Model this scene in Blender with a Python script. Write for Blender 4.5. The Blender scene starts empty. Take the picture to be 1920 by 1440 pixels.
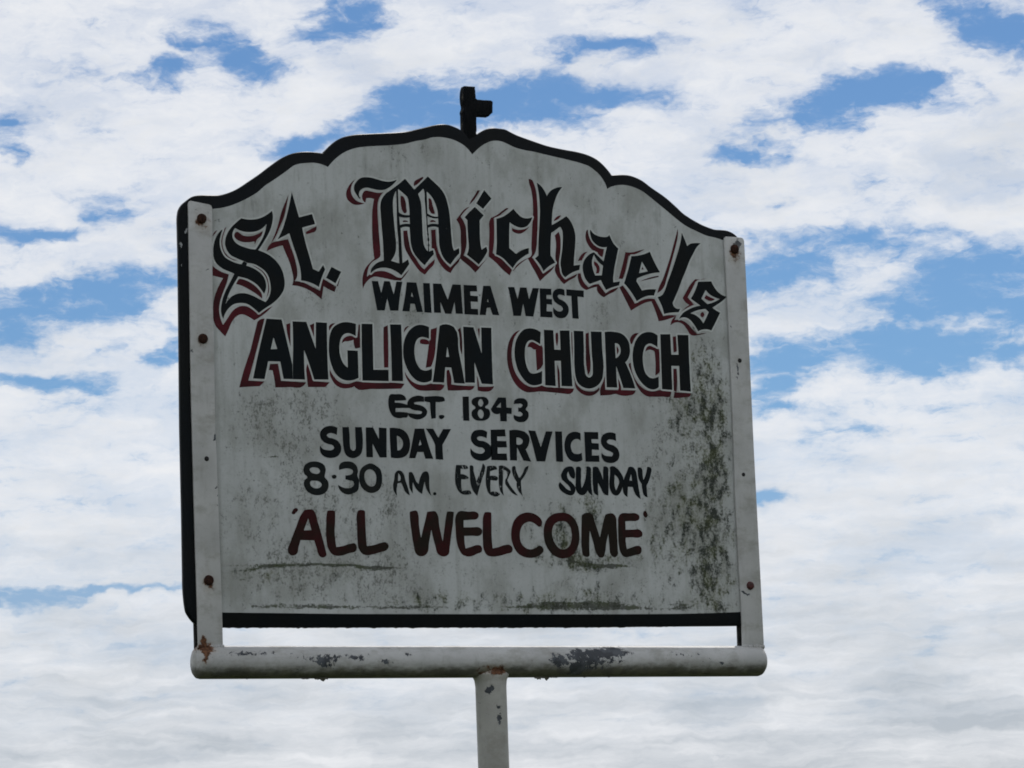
import bpy, bmesh, math, random
from mathutils import Vector, Matrix
from mathutils.geometry import tessellate_polygon
R = math.radians
random.seed(7)
sc = bpy.context.scene
col = sc.collection

# ------------------------------------------------------------------ camera
cam_d = bpy.data.cameras.new('camera'); cam = bpy.data.objects.new('camera', cam_d); col.objects.link(cam)
right = Vector((0.87732444, -0.47849609, -0.03665131)); up = Vector((-0.037287, -0.14410938, 0.98885902)); fwd = Vector((0.47844697, 0.86618357, 0.14427236))
cam.matrix_world = Matrix(((right.x, up.x, -fwd.x, -2.8027), (right.y, up.y, -fwd.y, -5.1808), (right.z, up.z, -fwd.z, 1.5591), (0, 0, 0, 1)))
cam_d.sensor_width = 36.0; cam_d.lens = 36.0 * 6315.0 / 1920.0
cam_d.clip_start = 0.1; cam_d.clip_end = 20000
sc.camera = cam
sc.view_settings.view_transform = 'Standard'; sc.view_settings.look = 'None'
sc.view_settings.exposure = EXPOSURE = 0.0; sc.view_settings.gamma = 1.0; sc.view_settings.use_curve_mapping = False

SUN_EL, SUN_AZ = 56.0, 42.0          # behind the sign, a little to the right
# lettering and outlines measured on the board: x,z in millimetres; "c" marks a corner, "+" a separate stroke
LETTERS = [
 ('S', 'gothic', ['-398.5,2707.6c -407.1,2700.8 -422.4,2692.8 -439.2,2689.4 -456.7,2690.7c -466.1,2683.1 -476.3,2673.2 -483.2,2663.5 -487.6,2652.4 -488.4,2643.1 -485.6,2634.0 -479.2,2625.8 -469.4,2621.0 -453.8,2616.0c -446.7,2613.0c -436.4,2612.3 -424.8,2607.5 -415.0,2600.8 -408.6,2591.8 -405.6,2579.5 -405.0,2568.7 -408.7,2556.1 -415.7,2546.8c -428.1,2552.1 -439.6,2556.9 -452.8,2560.1 -464.4,2559.5 -476.2,2555.0 -484.6,2547.7 -490.1,2539.7c -486.1,2552.2 -479.2,2566.4 -468.8,2583.2 -464.5,2589.6c -472.6,2593.0c -482.2,2575.5 -490.9,2559.7 -497.1,2542.5 -499.1,2528.5 -497.7,2519.4 -495.1,2513.7c -491.6,2522.8 -485.0,2532.3 -474.9,2540.0 -461.6,2543.0 -448.3,2541.3 -438.5,2535.3 -428.4,2527.3c -416.9,2535.6 -401.5,2545.7 -387.7,2558.7 -379.8,2571.6 -378.1,2582.5 -379.9,2596.4 -384.6,2608.6 -392.7,2619.1 -405.8,2629.2 -417.4,2634.0 -426.5,2636.6c -413.4,2655.2 -404.6,2669.8 -399.2,2684.1 -397.1,2696.7', '-409.6,2683.5c -416.2,2676.8 -428.1,2669.9 -441.5,2667.5 -456.5,2668.2 -468.8,2672.9c -473.2,2665.6 -474.2,2657.8 -471.1,2650.3 -463.8,2644.5 -452.3,2640.5 -440.7,2638.1 -431.5,2637.9c -421.9,2651.6 -414.9,2664.5 -411.2,2675.6', '+-492.1,2669.1c -499.8,2662.5 -505.8,2652.9 -509.9,2640.3 -510.8,2626.4 -509.2,2615.7 -502.9,2606.8 -491.5,2599.7 -476.7,2594.6 -464.5,2588.8 -450.4,2586.2 -438.9,2581.4 -429.1,2574.9 -422.6,2567.5 -417.8,2561.1c -413.9,2569.8 -413.6,2579.9 -417.0,2589.8 -425.1,2598.2 -436.6,2604.5 -449.8,2608.5c -447.7,2612.6c -454.3,2616.0c -458.9,2610.4c -468.0,2611.8 -477.9,2615.1 -488.5,2620.7 -494.8,2629.6 -497.9,2640.2 -497.9,2651.0 -495.2,2661.2'],
  ['-467.4,2666.0 -453.4,2660.6 -440.0,2660.6 -428.2,2664.4 -417.2,2670.6c -419.9,2662.6 -427.6,2655.9 -432.1,2646.4c -433.6,2651.7c -443.7,2649.6 -457.0,2649.6 -466.1,2652.9 -470.9,2658.8', '-484.6,2674.2c -492.2,2666.0 -497.0,2653.4 -497.3,2641.0 -494.0,2630.4 -487.6,2622.3 -477.8,2617.0 -464.5,2617.4c -476.1,2619.1 -484.2,2624.0 -490.6,2632.1 -493.3,2642.8 -492.5,2653.7 -488.9,2664.7', '-438.1,2609.6c -424.8,2608.0 -415.0,2600.8 -408.6,2590.2 -406.8,2576.4 -409.4,2562.3 -415.6,2551.2c -411.1,2562.2 -409.8,2576.2 -412.8,2588.5 -420.1,2598.9 -431.6,2606.1', '-502.1,2667.3c -508.8,2662.0 -511.2,2655.6c -505.5,2662.2', '-513.4,2605.4c -501.5,2597.6 -482.6,2591.7c -486.3,2578.4 -494.2,2559.5 -500.4,2542.3 -502.4,2529.9 -501.1,2517.7 -495.7,2503.4c -487.1,2515.3 -476.9,2528.9 -463.4,2537.2 -451.8,2537.8 -438.6,2531.5 -429.7,2524.2c -418.6,2531.7 -402.5,2540.2c -413.7,2529.6 -427.3,2519.7 -437.5,2513.8c -448.9,2520.2 -460.5,2523.5 -470.5,2519.2 -479.0,2509.5 -486.0,2495.4 -492.1,2483.6c -500.9,2491.7 -510.5,2502.7 -513.5,2512.5 -514.1,2527.8 -511.7,2546.3 -503.9,2566.7 -493.6,2584.2c -503.4,2586.0 -513.9,2588.0c', '-469.3,2575.4c -464.6,2583.9 -450.5,2582.6 -437.4,2576.3 -427.6,2568.3 -422.0,2560.9 -421.7,2552.4c -432.8,2560.3 -446.0,2567.4 -459.1,2572.9']),
 ('t', 'gothic', ['-360.0,2742.9c -354.2,2722.9 -347.3,2699.0c -322.4,2706.5c -317.0,2689.1c -341.9,2681.3c -334.4,2647.3 -329.8,2632.0 -323.7,2609.6c -312.8,2605.5c -303.9,2617.7c -300.2,2610.1c -307.1,2595.6 -313.1,2578.1c -331.2,2585.8 -347.2,2588.1c -347.3,2604.4 -352.1,2624.5 -359.8,2647.4 -366.8,2669.7c -378.8,2663.5 -389.9,2657.4c -382.8,2669.5 -373.7,2691.9 -366.2,2717.4'],
  ['-366.4,2738.6c -370.9,2728.1 -379.9,2708.7 -387.4,2684.8 -394.7,2665.7 -402.7,2649.6c -392.2,2663.5 -385.0,2678.7 -376.0,2698.0 -370.4,2718.7', '-410.6,2635.9c -401.8,2650.4 -386.6,2655.2 -369.6,2659.4c -363.3,2642.5 -355.6,2618.0 -353.5,2604.1 -354.7,2593.1 -359.1,2586.6c -341.4,2584.5 -324.7,2577.5 -311.3,2572.0c -307.5,2584.7 -304.6,2593.4c -292.1,2587.1 -279.5,2580.7c -283.2,2571.1c -294.1,2575.2 -304.2,2580.2c -306.3,2569.1 -308.7,2556.5c -325.0,2568.2 -345.1,2576.5 -364.4,2578.6c -361.6,2588.1 -363.7,2603.5 -369.0,2621.9 -375.4,2635.6 -380.1,2647.8c -397.0,2642.2', '-335.3,2673.9c -326.6,2679.1 -314.5,2685.4c -316.5,2676.6 -325.1,2672.9 -334.6,2670.0c', '-269.7,2603.1c -278.9,2581.5c -276.5,2581.6c']),
 ('.', 'gothic', ['-288.1,2615.2c -269.5,2607.4c -281.0,2586.4c -299.0,2595.3c'],
  []),
 ('M', 'gothic', ['-138.9,2781.5c -130.7,2773.0 -121.1,2763.2c -106.7,2776.4 -93.7,2788.7c -80.1,2778.2 -68.5,2768.1 -60.9,2757.8 -56.1,2743.6 -52.3,2722.2 -51.1,2700.6 -49.9,2679.0 -48.5,2664.6 -46.1,2657.6c -35.9,2663.0c -35.6,2653.4c -45.3,2643.2 -54.4,2631.9c -64.1,2639.1 -71.6,2651.3 -75.1,2665.5 -75.4,2685.9 -75.8,2697.6c -85.8,2698.7 -96.5,2695.7c -95.8,2678.7 -95.9,2653.3c -88.0,2656.4c -86.3,2649.3c -95.9,2639.2 -105.6,2627.9c -118.4,2639.1 -127.2,2650.5 -131.6,2665.8 -132.6,2682.5 -133.2,2694.4c -142.7,2695.0 -150.9,2691.9c -150.3,2675.4 -149.8,2654.0 -149.2,2629.6c -138.2,2636.8c -135.9,2628.6c -145.5,2616.2 -152.4,2607.5c -162.6,2614.0 -174.2,2618.2 -185.9,2619.3 -199.0,2616.8 -212.3,2607.8c -212.2,2612.5 -205.3,2622.4 -196.0,2628.8 -186.2,2631.7c -186.4,2661.4 -188.0,2691.1 -189.1,2714.8 -189.3,2730.3 -187.0,2740.0 -178.7,2751.3 -168.0,2759.1 -151.8,2771.0', '-157.5,2758.6c -162.9,2746.3 -164.5,2727.1 -163.4,2703.3 -161.8,2680.7 -160.6,2662.9 -162.0,2649.7 -171.8,2632.5c -155.8,2628.7c -156.1,2651.3 -156.5,2675.1 -157.4,2687.0 -157.9,2703.6 -157.3,2734.7', '-153.4,2761.9c -143.2,2754.8 -135.5,2748.1 -133.3,2736.3 -132.4,2716.6c -140.6,2716.1 -148.5,2717.4 -153.3,2720.6c -153.5,2741.0', '-152.8,2712.3c -143.4,2711.1 -132.6,2712.4c -132.2,2700.4c -141.2,2700.5 -151.8,2697.4c', '-103.4,2765.8c -114.1,2755.5c -109.3,2742.6 -108.0,2723.5 -107.6,2699.5 -107.1,2678.0 -105.0,2662.6 -98.1,2652.8c -97.3,2672.6 -98.7,2690.5 -99.5,2714.4 -101.3,2744.3 -102.0,2762.3', '-96.7,2760.9c -86.4,2751.3 -80.2,2739.7 -76.7,2727.9 -76.0,2717.1c -86.4,2717.6 -96.8,2721.8c -96.6,2744.6', '-97.0,2717.0c -87.8,2713.9 -75.9,2714.1c -75.6,2703.3c -86.9,2703.8 -97.0,2700.8c', '+-154.8,2778.6c -160.8,2776.4 -170.1,2774.0 -180.5,2774.1 -193.5,2776.6 -206.5,2778.9 -218.2,2778.7 -227.4,2776.1 -234.8,2769.6 -239.6,2761.5 -239.8,2754.4 -236.2,2747.5 -226.1,2736.9c -230.4,2745.5 -229.5,2751.5 -224.2,2757.2 -215.0,2760.2 -204.6,2759.1 -191.6,2757.6 -179.8,2759.0 -173.1,2762.2'],
  ['-235.9,2774.3c -244.6,2767.2 -252.0,2757.2 -255.6,2746.2 -253.3,2736.9 -247.1,2731.4 -239.4,2728.3 -229.0,2728.9 -219.8,2731.9c -226.3,2732.9 -235.3,2735.7 -241.6,2741.2 -245.8,2750.4 -244.8,2760.0', '-219.7,2753.9 -207.3,2754.2 -194.4,2752.6 -181.9,2754.4c -189.4,2745.8 -193.6,2736.0 -194.9,2718.0 -194.3,2696.6 -193.2,2672.9 -192.0,2651.6 -193.1,2638.5 -199.8,2633.4 -207.7,2628.8 -214.5,2620.7 -218.1,2611.0 -219.7,2601.5c -208.4,2609.2 -196.6,2612.8 -183.6,2612.9 -170.6,2608.9 -159.1,2603.5 -151.9,2603.3c -144.4,2611.5 -136.2,2619.0c -144.5,2607.9 -154.0,2597.9c -168.4,2598.3 -181.4,2600.0 -194.4,2601.7 -206.0,2602.2 -214.0,2598.2 -222.0,2590.7 -226.8,2583.4 -228.2,2579.2c -229.0,2593.9 -226.6,2607.0 -221.1,2618.0 -213.0,2626.7 -204.3,2634.3c -205.8,2648.4 -206.9,2672.1 -206.7,2695.9 -205.3,2719.8 -201.3,2740.8c -210.4,2742.0 -216.3,2741.1c -218.5,2733.2c -223.5,2737.6 -224.6,2744.7 -222.4,2750.8', '-145.6,2687.7c -137.6,2688.7c -135.6,2671.5 -131.0,2653.9 -122.3,2638.9 -112.3,2625.1 -106.5,2620.7c -96.2,2630.8 -85.3,2639.8c -86.3,2632.5 -96.6,2621.2 -105.6,2611.2c -115.3,2616.6 -125.4,2628.0 -135.4,2641.7 -144.0,2657.9 -145.5,2671.0', '-90.6,2692.2c -81.3,2693.9c -81.2,2679.5 -79.2,2660.5 -74.4,2647.6 -65.5,2636.1 -54.6,2627.1c -45.6,2635.4 -33.8,2646.8c -37.5,2637.6 -45.9,2628.8 -54.3,2616.9c -64.8,2621.7 -73.7,2630.8 -81.2,2643.6 -85.4,2656.5 -90.5,2659.8c -90.2,2679.0', '-148.6,2750.2c -144.0,2749.4 -139.7,2741.8 -138.2,2728.8 -137.8,2721.6 -141.8,2719.0 -146.3,2723.5 -148.9,2734.1', '-93.8,2749.0c -90.5,2749.2 -85.7,2736.9 -81.5,2722.7c -87.6,2721.8 -92.6,2728.1 -94.9,2738.7', '-146.3,2704.3 -141.0,2706.5 -135.8,2704.4 -141.1,2702.5', '-92.1,2707.1c -88.0,2710.3 -79.5,2706.1c -86.9,2705.0', '-102.4,2787.6c -109.1,2784.7 -122.1,2773.6 -121.5,2769.4c -114.8,2772.9 -103.1,2783.9']),
 ('i', 'gothic', ['-0.9,2739.5c 16.3,2725.2c 7.8,2715.6c 7.5,2696.9 7.5,2675.1 9.7,2662.6c 19.4,2668.6c 21.4,2660.8c 13.9,2648.9 2.6,2635.3c -9.2,2644.0 -20.9,2651.8c -17.7,2658.0 -17.0,2683.3 -17.4,2701.4 -17.1,2714.1c -22.6,2719.2c -12.5,2729.5', '+19.2,2771.5c 33.4,2756.7c 15.4,2736.9c 2.0,2746.1c'],
  ['-11.4,2739.2c -19.1,2732.7 -30.3,2719.9c -24.0,2710.7 -20.1,2700.0 -19.7,2683.2 -21.5,2665.0 -27.0,2650.2c -15.8,2644.2 -5.4,2637.0 2.7,2631.4c 12.2,2640.4 22.7,2649.4c 12.1,2638.6 3.0,2627.8c -5.1,2620.2c -16.4,2631.1 -26.8,2638.2 -35.2,2645.0c -32.0,2658.4 -32.0,2676.4 -32.4,2700.5 -34.2,2706.4 -39.2,2713.9c -31.5,2723.5 -20.3,2735.0', '5.3,2770.0c 10.7,2770.4c 4.9,2760.9 -2.2,2751.9 -12.0,2742.8c -9.0,2749.1 -0.5,2760.5']),
 ('c', 'gothic', ['77.3,2741.2c 85.1,2733.2 94.4,2726.5 103.9,2725.2 115.7,2728.4c 110.5,2717.7 101.9,2709.9 90.9,2707.4 80.1,2709.7 68.7,2715.7c 67.4,2700.5 66.1,2668.8c 79.3,2658.9c 91.9,2666.7 106.0,2671.1c 105.3,2660.8c 91.3,2652.7 81.4,2644.8 71.5,2632.2c 62.2,2640.7 51.8,2649.8 38.2,2655.7c 40.1,2668.5 41.3,2698.9 41.8,2720.8c 54.9,2725.2 66.0,2732.0'],
  ['67.7,2740.9c 57.9,2733.9 46.8,2725.9 36.8,2721.7c 36.8,2698.6 35.3,2676.7 31.8,2657.8c 45.0,2650.7 58.2,2641.7 70.2,2629.1c 64.7,2618.8c 50.2,2629.2 36.5,2641.7 23.4,2650.7c 25.0,2673.7 26.7,2698.0 27.4,2715.0 31.0,2721.6c 44.1,2728.2 58.1,2738.2 65.1,2741.7', '71.3,2629.7c 84.0,2641.9 106.3,2653.5c 85.3,2639.6 72.5,2627.4c', '73.1,2705.7c 83.9,2703.3 96.2,2704.6 108.8,2710.9c 101.6,2703.1 89.0,2696.3 78.2,2697.5 72.9,2700.8c']),
 ('h', 'gothic', ['127.4,2792.2c 135.4,2787.2 142.0,2779.6 147.3,2768.7c 154.3,2778.0 164.3,2784.2 180.3,2787.7c 172.3,2778.0 164.8,2764.0 159.2,2747.6 156.4,2730.3 155.5,2716.2c 171.3,2725.1 185.9,2734.4c 194.9,2725.3 200.6,2713.4 203.5,2700.1 202.5,2684.0 199.8,2664.3 197.8,2644.4c 210.9,2646.4c 208.9,2636.7c 196.2,2632.2 179.0,2621.4c 172.6,2628.5 170.9,2638.0 170.1,2647.0 171.8,2657.8 174.4,2670.2 176.6,2688.7 177.2,2700.9 176.1,2708.2 172.2,2714.1c 163.7,2708.1 153.4,2701.4c 151.4,2681.1 150.3,2660.3c 160.0,2647.3c 146.9,2640.6 134.6,2629.9c 127.7,2641.9 117.7,2652.6c 125.0,2658.8c 125.9,2679.6 129.6,2716.4 131.8,2741.0 131.6,2761.8 129.6,2780.1'],
  ['111.1,2797.8c 117.3,2797.0 122.4,2788.2 125.9,2773.7 127.0,2759.1 127.1,2734.6 125.2,2704.0 122.7,2677.0 117.6,2660.8 111.8,2654.4c 123.2,2641.0 133.2,2625.8c 146.6,2634.4 158.7,2642.4c 152.1,2633.5 139.3,2623.1 126.3,2611.6c 116.4,2629.5 107.1,2644.6 102.9,2652.7c 109.9,2656.8 111.3,2672.7 113.9,2703.3 117.6,2740.1 117.7,2758.5 115.1,2779.1 111.5,2791.1', '159.5,2723.8c 164.7,2730.8 175.2,2735.2c 170.1,2728.7', '160.7,2697.5c 169.0,2704.7c 171.7,2696.9 172.2,2682.3 170.3,2663.8 167.8,2651.5 167.8,2639.3 171.1,2627.2 178.8,2617.4c 190.6,2623.1 204.7,2629.8c 202.0,2625.1 187.2,2616.5 175.9,2608.7c 165.0,2619.8 158.0,2632.6 160.2,2646.2 160.1,2659.6 162.5,2681.7']),
 ('a', 'gothic', ['235.8,2712.4c 241.4,2706.0 249.6,2702.2 260.7,2700.4 270.6,2701.6 275.0,2705.5c 278.1,2698.3 284.0,2688.8 292.8,2681.3c 286.8,2659.3 281.7,2639.3 279.3,2624.4 279.2,2617.7c 293.4,2620.3c 290.9,2612.7c 278.8,2609.0 263.1,2602.7c 257.9,2611.0 253.0,2620.6c 241.4,2616.3 229.3,2612.0c 220.7,2621.3 217.0,2630.9 215.9,2643.1 218.7,2653.1 225.4,2662.0 241.1,2671.3c 247.9,2665.8 260.3,2655.4c 264.9,2670.4 268.3,2682.3c 254.2,2682.1 244.6,2686.5 238.0,2693.5 234.9,2701.9 234.2,2708.0', '240.9,2666.6c 247.4,2655.9 258.9,2647.3c 255.3,2629.3c 241.9,2628.3c 237.0,2641.8 236.2,2654.1'],
  ['230.5,2712.1c 232.0,2700.5 237.8,2689.8 247.3,2682.3 256.9,2679.2 262.2,2678.3c 260.7,2670.2 258.3,2663.3c 250.7,2667.2 248.2,2671.9c 237.2,2675.6 229.2,2684.4 224.8,2695.2 225.3,2705.0 228.3,2711.4', '206.9,2653.0c 211.4,2661.3 220.1,2669.1 227.9,2671.4c 220.6,2664.2 215.3,2654.7c', '240.4,2654.3c 249.8,2648.1 251.7,2642.6 249.1,2632.7c 242.8,2632.3c 244.7,2642.2 240.1,2649.4', '205.9,2630.3c 211.4,2630.6c 215.0,2618.6 227.0,2605.7c 241.2,2612.0 248.2,2613.0c 256.2,2603.6 262.1,2596.5c 275.8,2604.6 290.1,2609.0c 281.3,2601.2 268.3,2595.0 258.3,2588.9c 248.7,2594.6 244.2,2601.7 244.5,2607.9c 233.9,2604.9 222.6,2600.6c 211.7,2606.2 206.6,2615.7 204.9,2625.4']),
 ('e', 'gothic', ['359.6,2678.9c 367.6,2661.4 379.7,2641.5c 355.0,2636.9 330.2,2627.7c 328.1,2622.7c 339.3,2605.6c 352.2,2608.5 369.3,2609.4c 364.4,2597.4c 353.0,2596.8 338.6,2591.8 326.9,2585.0c 317.8,2599.3 301.7,2617.0c 308.1,2633.4 314.7,2652.2 319.7,2668.6c 332.5,2669.9 346.9,2673.8', '341.6,2659.3c 353.1,2642.0c 334.5,2637.5c'],
  ['307.3,2675.1c 321.5,2675.5 335.8,2679.4 348.8,2682.9c 338.5,2677.1 327.0,2672.1 314.0,2668.3c 310.6,2655.7 305.6,2639.4 299.3,2624.9c 290.8,2625.0c 297.3,2642.6 303.9,2662.8', '335.9,2622.5c 347.4,2627.4 376.3,2635.2c 376.1,2632.7c 354.5,2627.2', '291.5,2609.1c 298.7,2613.1c 310.7,2599.0 323.2,2580.5c 335.5,2586.7 349.9,2591.1 365.5,2591.3c 373.4,2577.4 382.5,2560.5c 396.9,2563.1 411.1,2562.5c 398.0,2557.0 372.0,2550.2c 368.3,2562.3 358.2,2586.6c 345.3,2583.4 330.8,2576.6 314.1,2567.1c 303.1,2587.5', '342.2,2650.0c 344.8,2645.2c 339.0,2644.3c']),
 ('l', 'gothic', ['429.9,2718.5c 435.1,2707.6 440.6,2694.2c 448.4,2699.0 457.1,2700.7 470.1,2700.9c 461.0,2692.8 453.2,2681.1 443.7,2665.6 435.7,2648.9 427.7,2633.6 418.0,2613.1 410.1,2597.8 403.8,2586.3c 407.6,2577.9 419.7,2576.2c 415.8,2569.0c 401.4,2567.9 384.1,2564.3c 380.5,2577.8 376.0,2587.4 371.4,2595.3c 381.6,2599.5 387.7,2607.9 394.2,2623.1 403.8,2643.5 413.6,2666.4 423.5,2691.9 427.9,2707.2'],
  ['421.6,2725.5c 421.8,2715.5 416.4,2694.0 409.7,2674.9 401.4,2652.0 393.2,2630.5 385.1,2612.7 371.8,2602.7c 375.1,2612.2 384.5,2628.8 394.2,2650.4 404.0,2674.6 410.7,2693.7 416.5,2710.2']),
 ('s', 'gothic', ['460.6,2628.4c 489.6,2630.6c 494.9,2620.9 503.1,2611.3 511.5,2606.1 521.9,2603.7c 512.4,2595.5 501.9,2588.7 489.2,2581.2c 495.5,2577.2 505.7,2572.7c 497.4,2558.5 484.7,2538.3c 468.9,2539.8 455.7,2535.4c 447.7,2547.5 438.1,2557.0 428.2,2560.2 415.8,2556.6c 422.8,2566.2 437.6,2575.6 452.3,2581.3 463.3,2583.7c 452.8,2590.0 443.0,2595.8c 452.4,2609.9', '476.4,2613.7c 485.4,2605.4 495.3,2600.9 506.0,2598.3c 493.4,2592.0 478.6,2587.6c 466.1,2596.9c', '440.8,2568.3c 456.3,2574.6 473.8,2578.0c 480.7,2572.7c 474.3,2561.2 468.0,2550.9c 458.5,2561.7 450.1,2566.3'],
  ['455.0,2633.1c 462.2,2632.6 478.3,2635.0c 459.2,2630.2 455.5,2628.2c 448.4,2616.0 436.6,2597.9c 442.8,2592.0 449.6,2584.9c 439.3,2580.6 423.1,2571.8c 432.1,2579.1 439.5,2583.8c 431.1,2588.9 425.8,2596.1c 433.5,2607.7 444.4,2623.2', '476.6,2604.3c 485.1,2601.0 495.8,2597.8c 487.6,2593.6 481.9,2594.0 472.7,2598.5c', '410.4,2561.9c 406.4,2554.3c 422.2,2554.4 436.1,2547.0 444.3,2538.7 454.0,2530.4c 464.1,2532.1 474.3,2533.6c 464.1,2530.2 451.0,2527.8c 439.5,2528.5 432.8,2536.9 424.6,2546.4 414.8,2550.3 404.7,2548.6 397.3,2543.9c 399.1,2551.4', '468.4,2572.1 471.1,2567.3 465.7,2562.0 462.3,2566.2']),
 ('W', 'plain', ['-210.8,2594.5c -198.6,2594.8c -193.0,2573.8c -186.7,2595.5c -175.6,2595.8c -168.6,2572.8c -162.5,2596.0c -150.7,2596.3c -155.0,2577.3 -160.4,2544.2c -176.5,2543.5c -181.5,2564.6c -187.3,2543.2c -202.2,2542.7c -205.6,2563.9 -208.6,2581.1'],
  []),
 ('A', 'plain', ['-142.3,2596.0c -123.3,2596.2c -112.3,2544.1c -124.3,2543.5c -128.0,2558.0c -136.2,2557.8c -138.4,2543.9c -152.8,2543.7c -146.8,2570.1', '-132.9,2579.0c -130.3,2569.9c -134.8,2571.3c'],
  []),
 ('I', 'plain', ['-110.0,2596.2c -96.7,2596.5c -95.0,2543.5c -109.3,2543.7c'],
  []),
 ('M', 'plain', ['-90.6,2596.2c -74.0,2596.8c -62.0,2568.9c -51.7,2596.7c -34.9,2596.9c -32.7,2544.6c -47.1,2544.5c -48.6,2565.2c -55.7,2543.5c -68.1,2543.5c -76.8,2563.8c -76.5,2544.4c -90.1,2544.0c'],
  []),
 ('E', 'plain', ['-29.4,2596.9c -3.0,2597.4c -2.2,2586.5c -16.6,2585.7c -16.0,2578.4c -1.3,2578.0c -1.7,2567.8c -16.1,2567.7c -15.7,2554.8c -2.2,2554.9c -1.7,2544.2c -29.6,2544.0c'],
  []),
 ('A', 'plain', ['10.0,2597.4c 24.8,2598.0c 40.6,2545.5c 27.0,2545.7c 22.6,2558.7c 15.8,2557.8c 13.2,2544.7c 0.8,2544.4c', '18.0,2574.4c 20.3,2568.5c 16.8,2568.6c'],
  []),
 ('W', 'plain', ['60.4,2597.8c 73.2,2598.3c 79.1,2577.0c 84.8,2598.3c 98.1,2598.7c 102.6,2577.6c 110.7,2598.5c 123.6,2598.9c 117.1,2573.9 110.0,2546.3c 94.1,2546.7c 90.0,2569.2c 84.7,2546.5c 69.1,2546.0c 65.3,2572.4'],
  []),
 ('E', 'plain', ['125.1,2598.7c 149.0,2599.1c 149.1,2587.7c 138.6,2587.2c 138.4,2580.5c 149.7,2580.2c 149.6,2569.9c 138.7,2570.7c 137.7,2557.6c 149.1,2557.6c 149.5,2546.7c 124.1,2546.6c'],
  []),
 ('S', 'plain', ['176.1,2598.6c 176.5,2587.4c 170.0,2588.8 164.9,2589.1 161.7,2586.7 164.0,2582.3 172.1,2578.8 179.4,2573.6 183.5,2566.0 182.5,2557.0 177.1,2549.5 168.1,2546.3 158.1,2547.8 152.6,2553.3 151.9,2565.6c 156.1,2561.3 162.3,2558.5 168.7,2559.7 171.4,2563.2 169.6,2567.0 162.3,2571.1 154.3,2576.8 151.2,2585.6 152.8,2593.5 159.1,2598.8 168.0,2600.4'],
  []),
 ('T', 'plain', ['180.0,2599.9c 216.4,2599.2c 215.8,2586.8c 203.1,2587.6c 203.3,2546.8c 190.3,2547.3c 189.9,2587.8c 179.8,2588.4c'],
  []),
 ('A', 'shadowed', ['-414.4,2518.1c -385.9,2517.9c -379.5,2490.8 -367.8,2440.0c -367.9,2425.4 -367.7,2415.0c -385.3,2414.6c -390.7,2444.6c -413.3,2444.2c -420.9,2413.0c -442.6,2413.2c -433.6,2449.2 -423.4,2486.7', '-402.1,2486.0c -395.8,2466.2c -407.9,2465.3c'],
  ['-431.8,2511.2c -424.8,2516.8 -417.9,2517.9c -425.5,2491.9 -436.9,2454.4 -451.2,2409.5c -421.0,2409.0c -430.4,2400.2c -451.0,2398.7 -468.6,2396.7c -459.3,2427.1 -447.0,2459.2 -436.9,2493.5', '-409.8,2439.6c -394.8,2440.7c -392.9,2429.7 -390.0,2411.3c -342.6,2410.4c -349.8,2402.7 -374.1,2400.8 -401.2,2399.2c -403.0,2415.5 -405.5,2428.7c -412.4,2428.9c']),
 ('N', 'shadowed', ['-365.5,2515.7c -339.2,2516.1c -322.8,2469.8c -321.0,2516.4c -299.7,2516.3c -300.6,2481.5 -300.0,2416.9c -327.4,2415.8c -334.8,2439.5 -345.0,2466.7c -345.3,2436.9 -344.6,2415.1c -367.6,2414.8c -367.2,2440.3 -365.8,2468.0'],
  ['-377.2,2510.0c -369.7,2512.5c -370.3,2471.0c -372.9,2480.4 -376.9,2500.5', '-332.8,2510.5c -324.3,2514.4c -325.1,2490.0c -328.3,2498.4', '-339.3,2442.5c -336.5,2439.4 -328.6,2413.1c -297.8,2412.1c -306.2,2403.5c -339.4,2402.3c -341.2,2421.1 -341.7,2434.9']),
 ('G', 'shadowed', ['-243.8,2516.7c -245.2,2495.1c -252.7,2498.4 -260.9,2499.8 -268.1,2497.0 -273.6,2490.3 -276.6,2480.0 -277.4,2469.2 -275.8,2458.6 -270.9,2447.0 -262.3,2439.0c -262.1,2469.7c -241.9,2469.7c -242.0,2422.2c -250.7,2418.4 -262.5,2416.5 -275.3,2419.0 -286.1,2427.7 -293.8,2443.4 -297.4,2459.8 -297.4,2476.9 -294.5,2496.3 -287.6,2509.0 -278.0,2515.5 -266.2,2518.9 -254.4,2518.8'],
  ['-296.4,2509.5c -291.6,2514.6 -284.5,2516.0c -290.6,2508.7 -296.0,2502.6c', '-272.1,2481.2c -269.5,2488.9 -263.5,2493.4 -256.3,2495.4 -242.3,2493.3c -238.6,2516.1c -235.6,2516.2c -236.4,2475.3c -246.5,2473.2c -249.2,2481.2 -249.5,2488.7c -260.2,2485.5 -267.3,2484.7', '-297.0,2434.6c -290.4,2423.8 -282.4,2415.5 -273.2,2411.6 -260.3,2411.2 -246.0,2415.9 -235.4,2415.2 -204.7,2414.7 -180.9,2416.2 -152.9,2415.1c -159.8,2406.2c -181.3,2404.9 -216.9,2403.5 -248.8,2404.5 -250.5,2406.6c -260.6,2403.5 -275.8,2403.0 -286.2,2407.9 -293.0,2416.2 -297.3,2427.8']),
 ('L', 'shadowed', ['-233.2,2517.6c -211.8,2518.2c -212.8,2437.5c -183.4,2438.5c -183.8,2418.4c -234.8,2417.6c -234.2,2468.9'],
  ['-240.4,2468.7c -239.3,2468.7c -238.6,2419.4c -240.5,2419.3c']),
 ('I', 'shadowed', ['-177.9,2519.1c -155.7,2519.9c -155.7,2419.5c -177.8,2419.0c -177.2,2471.3'],
  ['-190.6,2513.4c -182.1,2517.6c -182.2,2481.9 -183.5,2442.5c -191.9,2442.1c -191.7,2481.5']),
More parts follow.
